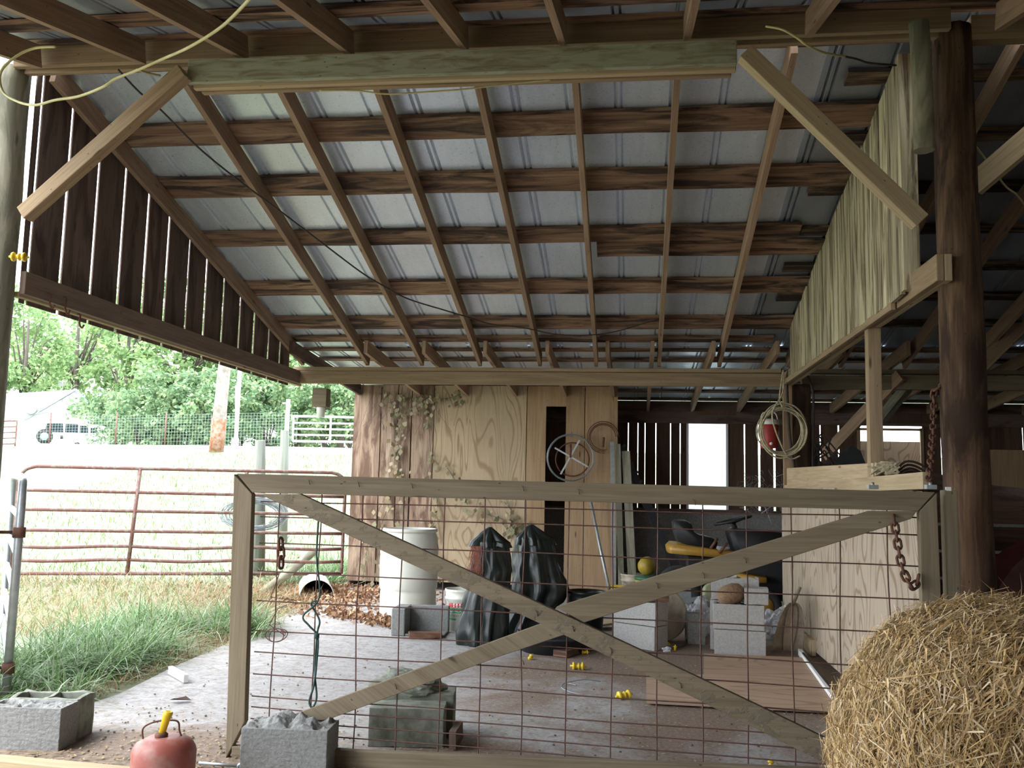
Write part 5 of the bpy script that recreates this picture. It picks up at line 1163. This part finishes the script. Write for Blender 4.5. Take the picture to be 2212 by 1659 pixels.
# wire bundle hanging on post
bm = BM(); c = atD(553, 1106, 11.8)
for k in range(46):
    R = random.uniform(.24, .4); a0 = random.uniform(0, 6); ln = random.uniform(2, 6)
    tube(bm, [c + r_ * (R * 1.15 * math.cos(a0 + ln * i / 18)) + V((0, random.uniform(-.01, .01) - .1 + .002 * k, .55 * R * math.sin(a0 + ln * i / 18) - .03)) for i in range(19)], .0032, 4, cap=False)
tag(obj('wire_bundle', bm, 'silver_wire'), 'tangled coil of silver fence wire hanging on the field post', 'wire')
# culvert pipe and leaning log
c = atD(684, 1292, 10.6); c.z = .02
cu = empty('culvert_pipe', c, 'white plastic culvert pipe lying in the weeds beyond the gate', 'pipe')
bm = BM(); P = []; a_ = V((-.35, .9, .0)).normalized()
lathe(bm, [(.19, 0), (.2, 0), (.2, .9), (.19, .9), (.19, 0)], c, 32, a_); obj('pipe_shell', bm, 'white_plastic', cu, smooth=True)
bm = BM(); lathe(bm, [(.188, .1), (.188, .85), (0, .86)], c, 32, a_); obj('inside_shade', bm, 'dark_rubber', cu, smooth=True)  # black liner stands in for the shade inside the pipe
bm = BM(); tube(bm, [atD(562, 1285, 10.5), atD(620, 1240, 11.2), atD(676, 1192, 12)], .055, 10); roughen(bm, .008, 6); tag(obj('leaning_log', bm, 'pale_post'), 'pale log leaning in the weeds behind the gate', 'log')
# ------------------------------------------------------------------ house
GX = lambda px, py, D=62: atD(px, py, D)
ap, rl, ll = GX(156, 842), GX(236, 930), GX(52, 903)
ho = empty('house', V(((rl.x + ll.x) / 2, ap.y, 3.0)), 'white gabled house with metal roof behind the jeep', 'house')
hd = V((-1, .45, 0)).normalized() * 14
def poly(bm, vs): return bm.faces.new([bm.verts.new(v) for v in vs])
base = lambda v: V((v.x, v.y, 2.6))
bm = BM(); poly(bm, [base(ll), base(rl), rl, ap, ll]); poly(bm, [base(ll) + hd, base(ll), ll, ll + hd]); poly(bm, [base(rl), base(rl) + hd, rl + hd, rl]); poly(bm, [base(rl) + hd, base(ll) + hd, ll + hd, ap + hd, rl + hd]); obj('walls', bm, 'white_paint', ho)
ov = -hd.normalized() * .3; bm = BM(); 
for e in (rl, ll):
    dn = (e - ap).normalized() * .35; poly(bm, [ap + ov, ap + hd, e + dn + hd, e + dn + ov])
r = bmesh.ops.solidify(bm, geom=bm.faces[:], thickness=.12); obj('roof', bm, 'house_roof', ho)
bm = BM()
for e in (rl, ll): board(bm, ap + ov * 1.2 + V((0, 0, .02)), e + (e - ap).normalized() * .35 + ov * 1.2, .16, .08)
obj('rake_trim', bm, 'shingle', ho)
bm = BM(); q = GX(146, 862, 61.8); rawbox(bm, q + V((-.12, 0, -.25)), q + V((.12, .05, .2))); obj('gable_vent', bm, 'galv_tube', ho)
for dx_ in (-.45, .4):
    bm = BM(); rawbox(bm, q + V((dx_ - .05, 0, -.2)), q + V((dx_ + .05, .05, .05))); obj('vent_trim', bm, 'galv_tube', ho)
bm = BM(); tube(bm, [GX(104, 890, 61.3), GX(60, 897, 61.3)], .05, 6); c = GX(68, 886, 61); lathe(bm, [(0, 0), (.2, .03), (.36, .1), (.38, .11), (.2, .05), (0, .02)], c, 20, (.5, -1, .3)); obj('satellite_dish', bm, 'galv_tube', ho, smooth=True)
bm = BM(); q = GX(134, 850, 63); tube(bm, [q, q + V((0, 0, .9))], .03, 5)
for k in range(4): tube(bm, [q + V((-.3, 0, .5 + .1 * k)), q + V((.3, .1, .6 + .1 * k))], .02, 4)
obj('antenna', bm, 'galv_tube', ho)
# ------------------------------------------------------------------ jeep-like suv
JD = 52
def J(px, py, dy=0): return atD(px, py, JD) + V((0, dy, 0))
jc = J(165, 970); je = empty('car', V((jc.x, jc.y + .8, jc.z)), 'boxy white off-road car with spare wheel parked by the house', 'car')
def slab_(bm, pts, d0, d1):
    f = [bm.verts.new(J(x, y, d0)) for x, y in pts]; b_ = [bm.verts.new(J(x, y, d1)) for x, y in pts]; n = len(pts)
    fs = [bm.faces.new(f), bm.faces.new(b_[::-1])] + [bm.faces.new((f[k], b_[k], b_[(k + 1) % n], f[(k + 1) % n])) for k in range(n)]
    bmesh.ops.recalc_face_normals(bm, faces=fs)
bm = BM(); slab_(bm, [(84, 938), (90, 933), (216, 936), (238, 942), (253, 952), (252, 966), (84, 966)], 0, 1.7); obj('body', bm, 'white_paint', je, bevel=.05)
bm = BM(); slab_(bm, [(91, 934), (95, 912), (186, 915), (206, 922), (216, 938)], .08, 1.62); obj('hardtop', bm, 'white_paint', je, bevel=.05)
for P in ([(95, 937), (100, 914), (134, 914), (135, 936)], [(139, 938), (141, 915), (167, 916), (168, 938)], [(171, 937), (172, 919), (188, 920), (189, 937)], [(194, 937), (195, 924), (206, 925), (213, 938)]):
    bm = BM(); slab_(bm, P, .04, .1); obj('window', bm, 'car_glass', je)
for px in (158, 240):
    bm = BM(); c = J(px, 966, .1); lathe(bm, [(0, -.12), (.25, -.12), (.42, -.1), (.43, .1), (0, .12)], c, 24, (0, 1, 0)); wh = obj('wheel', bm, 'dark_rubber', je, smooth=True)
    bm = BM(); lathe(bm, [(0, -.14), (.2, -.135), (.22, -.12)], c, 18, (0, 1, 0)); obj('hub', bm, 'galv_tube', wh, smooth=True)
    bm = BM(); lathe(bm, [(.44, -.05), (.56, -.04), (.56, .1), (.44, .1)], c, 24, (0, 1, 0)); obj('fender_flare', bm, 'shingle', je, smooth=True)
bm = BM(); c = J(100, 943, -.15); lathe(bm, [(0, -.12), (.26, -.12), (.42, -.1), (.43, .1), (0, .12)], c, 26, (-.5, 1, 0)); wh = obj('spare_wheel', bm, 'dark_rubber', je, smooth=True); bm = BM(); lathe(bm, [(0, -.14), (.2, -.135), (.22, -.125)], c, 20, (-.5, 1, 0)); obj('hub', bm, 'shingle', wh, smooth=True)
bm = BM(); slab_(bm, [(80, 960), (118, 961), (118, 967), (80, 967)], -.15, 1.6); obj('bumper', bm, 'shingle', je)
bm = BM(); slab_(bm, [(130, 941), (137, 941), (137, 948), (130, 948)], -.03, .02); obj('tail_light', bm, 'black_matte', je)
# ------------------------------------------------------------------ trees and bushes
def crown(name, c, rx, rz_, n, lsz, mat, parent, seed, clumps=40, hollow=.45):
    rd = random.Random(seed); bm = BM(); cl = []
    for k in range(clumps):
        d = V((rd.gauss(0, 1), rd.gauss(0, 1), rd.gauss(0, 1))).normalized(); f = rd.uniform(hollow, 1)
        cl.append((V((d.x * rx * f, d.y * rx * f, d.z * rz_ * f)), rd.uniform(.16, .3) * rx))
    for k in range(n):
        o, s = cl[rd.randrange(clumps)]; d = V((rd.gauss(0, 1), rd.gauss(0, 1), rd.gauss(0, .7))); d = d.normalized() * rd.random() ** .5 * s
        p = V(c) + o + d; dd = V((rd.gauss(0, 1), rd.gauss(0, 1), rd.gauss(-.4, .6))).normalized(); nn = V((rd.gauss(0, 1), rd.gauss(0, 1), rd.gauss(.8, 1))).normalized()
        quadleaf(bm, p, dd, nn, lsz * rd.uniform(.6, 1.4), lsz * .7)
    return obj(name, bm, mat, parent), cl
def tree(px, D, h, rx, label, seed, lsz=.34, n=4200, mat='tree_leaf', clumps=46):
    q = atD(px, 960, D); b_ = V((q.x, q.y, gz(q.x, q.y) - .1)); e = empty('tree', b_, label, 'tree', 'trees beyond the field')
    c = b_ + V((0, 0, h * .58)); _, cl = crown('foliage', c, rx, h * .44, n, lsz, mat, e, seed, clumps)
    bm = BM(); tube(bm, [b_, b_ + V((.1, 0, h * .35)), c + V((0, 0, h * .2))], lambda f: .25 * (1 - .75 * f) * h / 12, 8)
    for o, s in cl[::3]: tube(bm, [b_ + V((0, 0, h * random.uniform(.25, .5))), c + o * .55 + V((0, 0, -.1 * h * .2)), c + o], lambda f: .09 * (1 - .8 * f), 5)
    obj('trunk', bm, 'bark', e)
    return e
TL = [(40, 70, 13.5, 4.2, 'bright leafy tree rising above the house ridge, far left'), (150, 76, 15.5, 4.6, 'tall bright tree behind the house gable'), (262, 66, 13.5, 3.2, 'tree with dark trunk just right of the house'),
      (385, 58, 11.5, 3.0, 'tree over the middle of the wire fence'), (455, 64, 12, 3.6, 'tree behind the leaning utility pole'), (560, 56, 11, 3.6, 'tree above the slim white pole'), (650, 52, 10.5, 3.6, 'tree above the white pipe gate'), (735, 50, 10, 3.4, 'tree at the shed corner')]
for i, (px, D, h, rx, l) in enumerate(TL): tree(px, D, h, rx, l, 11 + i)
q = atD(190, 950, 95)
for i, (px, D, h, rx) in enumerate(((90, 98, 17, 6), (240, 100, 16.5, 6), (480, 92, 14, 6), (620, 90, 15, 6))):
    tree(px, D, h, rx, f'distant pale tree in the back row, {ORD[i]} from the left', 40 + i, .5, 3600, clumps=50)
BK = [(250, 60, 5, 3), (330, 58, 5, 3), (410, 60, 6, 3.4), (500, 58, 6, 3.4), (590, 56, 6, 3.2), (670, 54, 6, 3.2), (750, 52, 6, 3)]
BL = [(255, 46, 3.0, 1.9, 'low bush beside the car hood'), (300, 42, 3.9, 1.8, 'bush behind the fence right of the house corner'), (352, 40, 3.5, 1.7, 'bush behind the rust-brown fence post'), (405, 41, 4.2, 1.8, 'rounded bush left of the utility pole'), (445, 38, 3.2, 1.4, 'bush touching the utility pole left side'), (520, 42, 3.9, 1.9, 'bush behind the slim white pole'), (575, 40, 4.3, 1.8, 'tall bush left of the thin grey pipe'), (640, 38, 3.6, 1.6, 'bush behind the left half of the white pipe gate'), (700, 37, 4.2, 1.7, 'bush behind the right half of the white pipe gate'), (755, 36, 3.8, 1.6, 'bush at the shed corner behind the gate end'), (480, 45, 5.0, 2.0, 'taller bush right behind the utility pole')]
for i, (px, D, h, rx, l) in enumerate(BL):
    q = atD(px, 960, D); b_ = V((q.x, q.y, gz(q.x, q.y) - .1)); e = empty('bush', b_, l, 'bush', 'bushes behind the fence')
    crown('foliage', b_ + V((0, 0, h * .48)), rx, h * .52, 3000, .2, 'bush_leaf', e, 80 + i, 36, .2)
    bm = BM()
    for k in range(5): tube(bm, [b_, b_ + V((random.uniform(-.6, .6), random.uniform(-.6, .6), h * .6))], .035, 5)
    obj('stems', bm, 'bark', e)
for i, (px, D, h, rx) in enumerate(BK):
    c_ = atD(px, 960, D); b_ = V((c_.x, c_.y, gz(c_.x, c_.y) - .2)); e = empty('bush', b_, f'large shrub in the hedge row behind the smaller bushes, {ORD[i]} from the left', 'bush', 'shrubs behind the bushes')
    crown('foliage', b_ + V((0, 0, h * .45)), rx, h * .5, 3000, .34, 'bush_leaf', e, 120 + i, 40, .1)
# ------------------------------------------------------------------ grass
def grass(name, n, fn, Lr, wr, mat, label, lean=.5, bendz=-.35, seg=3, cat='grass'):
    bm = BM()
    for k in range(n):
        x, y = fn(); z = gz(x, y) - .02 if x < -3.2 else 0
        a = random.random() * 2 * PI; d = V((math.cos(a) * lean * random.random(), math.sin(a) * lean * random.random(), 1)).normalized()
        L_ = random.uniform(*Lr); side = V((-math.sin(a), math.cos(a), 0))
        blade(bm, V((x, y, z)), d, side, L_, random.uniform(*wr), V((d.x * .8, d.y * .8, bendz)) * random.uniform(.4, 1.3), seg)
    return tag(obj(name, bm, mat), label, cat, kind='stuff')
CLs = [(random.uniform(-4.4, -3.25), random.uniform(5.0, 8.3)) for _ in range(34)]
def clumpfn():
    c = random.choice(CLs); return c[0] + random.gauss(0, .1), c[1] + random.gauss(0, .14)
grass('tall_grass', 5600, clumpfn, (.25, .62), (.006, .012), 'grass_leaf', 'long green grass growing along the slab edge', 1.1, -.6, 5)
grass('dry_grass', 7500, lambda: (random.uniform(-8.2, -3.3), random.uniform(7.3, 10.4)), (.1, .34), (.004, .009), 'dry_leaf', 'dry straw-coloured grass between slab and red gate', 1.3, -.5)
grass('dry_grass', 2600, lambda: (-3.75 - abs(random.gauss(0, .5)), random.gauss(9.6, 1.0)), (.15, .4), (.004, .008), 'dry_leaf', 'tangled dry weeds behind the gate stile', 1.6, -.5)
grass('dry_grass', 3200, lambda: (-3.2 - abs(random.gauss(0, .45)), random.uniform(4.7, 8.6)), (.05, .2), (.003, .008), 'dry_leaf', 'short dry grass matted at the slab edge under the long green grass', 1.8, -.4)
grass('field_grass', 14000, lambda: (random.uniform(-11, -3.9), 7.5 + 15 * random.random() ** 1.3), (.06, .17), (.008, .016), 'field_leaf', 'short bright grass of the field', .9, -.3, 2)
grass('weeds', 1500, lambda: (-3.85 - abs(random.gauss(0, .3)), random.uniform(11.2, 13.5)), (.15, .4), (.008, .016), 'grass_leaf', 'green weeds round the culvert pipe and shed corner', .8, -.4)
bm = BM()
for k in range(4200):
    if k % 3: x, y = random.gauss(-3.4, .55), random.gauss(10.6, .75)
    else:
        f = random.random(); p = V((-3.0, 9.3, 0)).lerp(V((-2.15, 8.6, 0)), f) if k % 2 else V((-2.15, 8.65, 0)).lerp(V((-1.75, 9.8, 0)), f); x, y = p.x + random.gauss(0, .09), p.y + random.gauss(0, .09)
    if y > 11.7 and x > -3.7: continue
    quadleaf(bm, V((x, y, max(gz(x, y), 0) + random.uniform(.005, .05))), rndu(), rndu(), random.uniform(.03, .07), .035)
tag(obj('fallen_leaves', bm, 'dead_leaf'), 'brown fallen leaves heaped by the shed corner', 'leaves', kind='stuff')
# ------------------------------------------------------------------ dried vine on the shed
ve = empty('dried_vine', (-2.9, 11.72, .1), 'dried vine with curled leaves climbing the shed wall', 'vine')
bm = BM(); lf = BM()
cols = [((842, 845), (858, 960), (848, 1050), (820, 1160), (812, 1265)), ((868, 845), (850, 930), (866, 1010), (860, 1120), (850, 1250)), ((945, 850), (925, 900), (932, 1010), (930, 1120), (945, 1200), (935, 1270)), ((900, 850), (930, 870), (870, 900), (852, 1000)), ((935, 1040), (945, 1100), (925, 1170), (890, 1260)), ((835, 1060), (800, 1150), (785, 1250)), ((1040, 1105), (1080, 1120), (1110, 1140), (1135, 1130)), ((1090, 1085), (1110, 1110), (1100, 1150)), ((840, 870), (900, 858), (960, 862), (1000, 850)), ((960, 1000), (990, 1050), (1010, 1090))]
for cpts in cols:
    P = catmull([atY(x, y, 11.755) for x, y in cpts], 12); P = [p + V((.02 * noise.noise(p * 6), 0, .02 * noise.noise(p * 7))) for p in P]
    tube(bm, P, .004, 4)
    for p in P:
        if random.random() < .45: continue
        for k in range(2):
            c = p + V((random.gauss(0, .05), -random.uniform(.01, .09), random.gauss(0, .05))); s = random.uniform(.04, .095)
            d = V((random.gauss(0, .5), -.3 * random.random(), -1 + random.gauss(0, .5))).normalized(); quadleaf(lf, c, d, V((random.gauss(0, .5), -1, random.gauss(0, .4))).normalized(), s, s * .8)
for k in range(30):
    x = random.uniform(800, 1010); p = atY(x, 848, 11.74); tube(bm, catmull([p, p + V((random.gauss(0, .08), -.02, -.12)), p + V((random.gauss(0, .12), -.02, -random.uniform(.2, .6)))], 4), .002, 3, cap=False)
obj('stems', bm, 'bark', ve); o = obj('leaves', lf, 'vine_leaf', ve); o['kind'] = 'stuff'
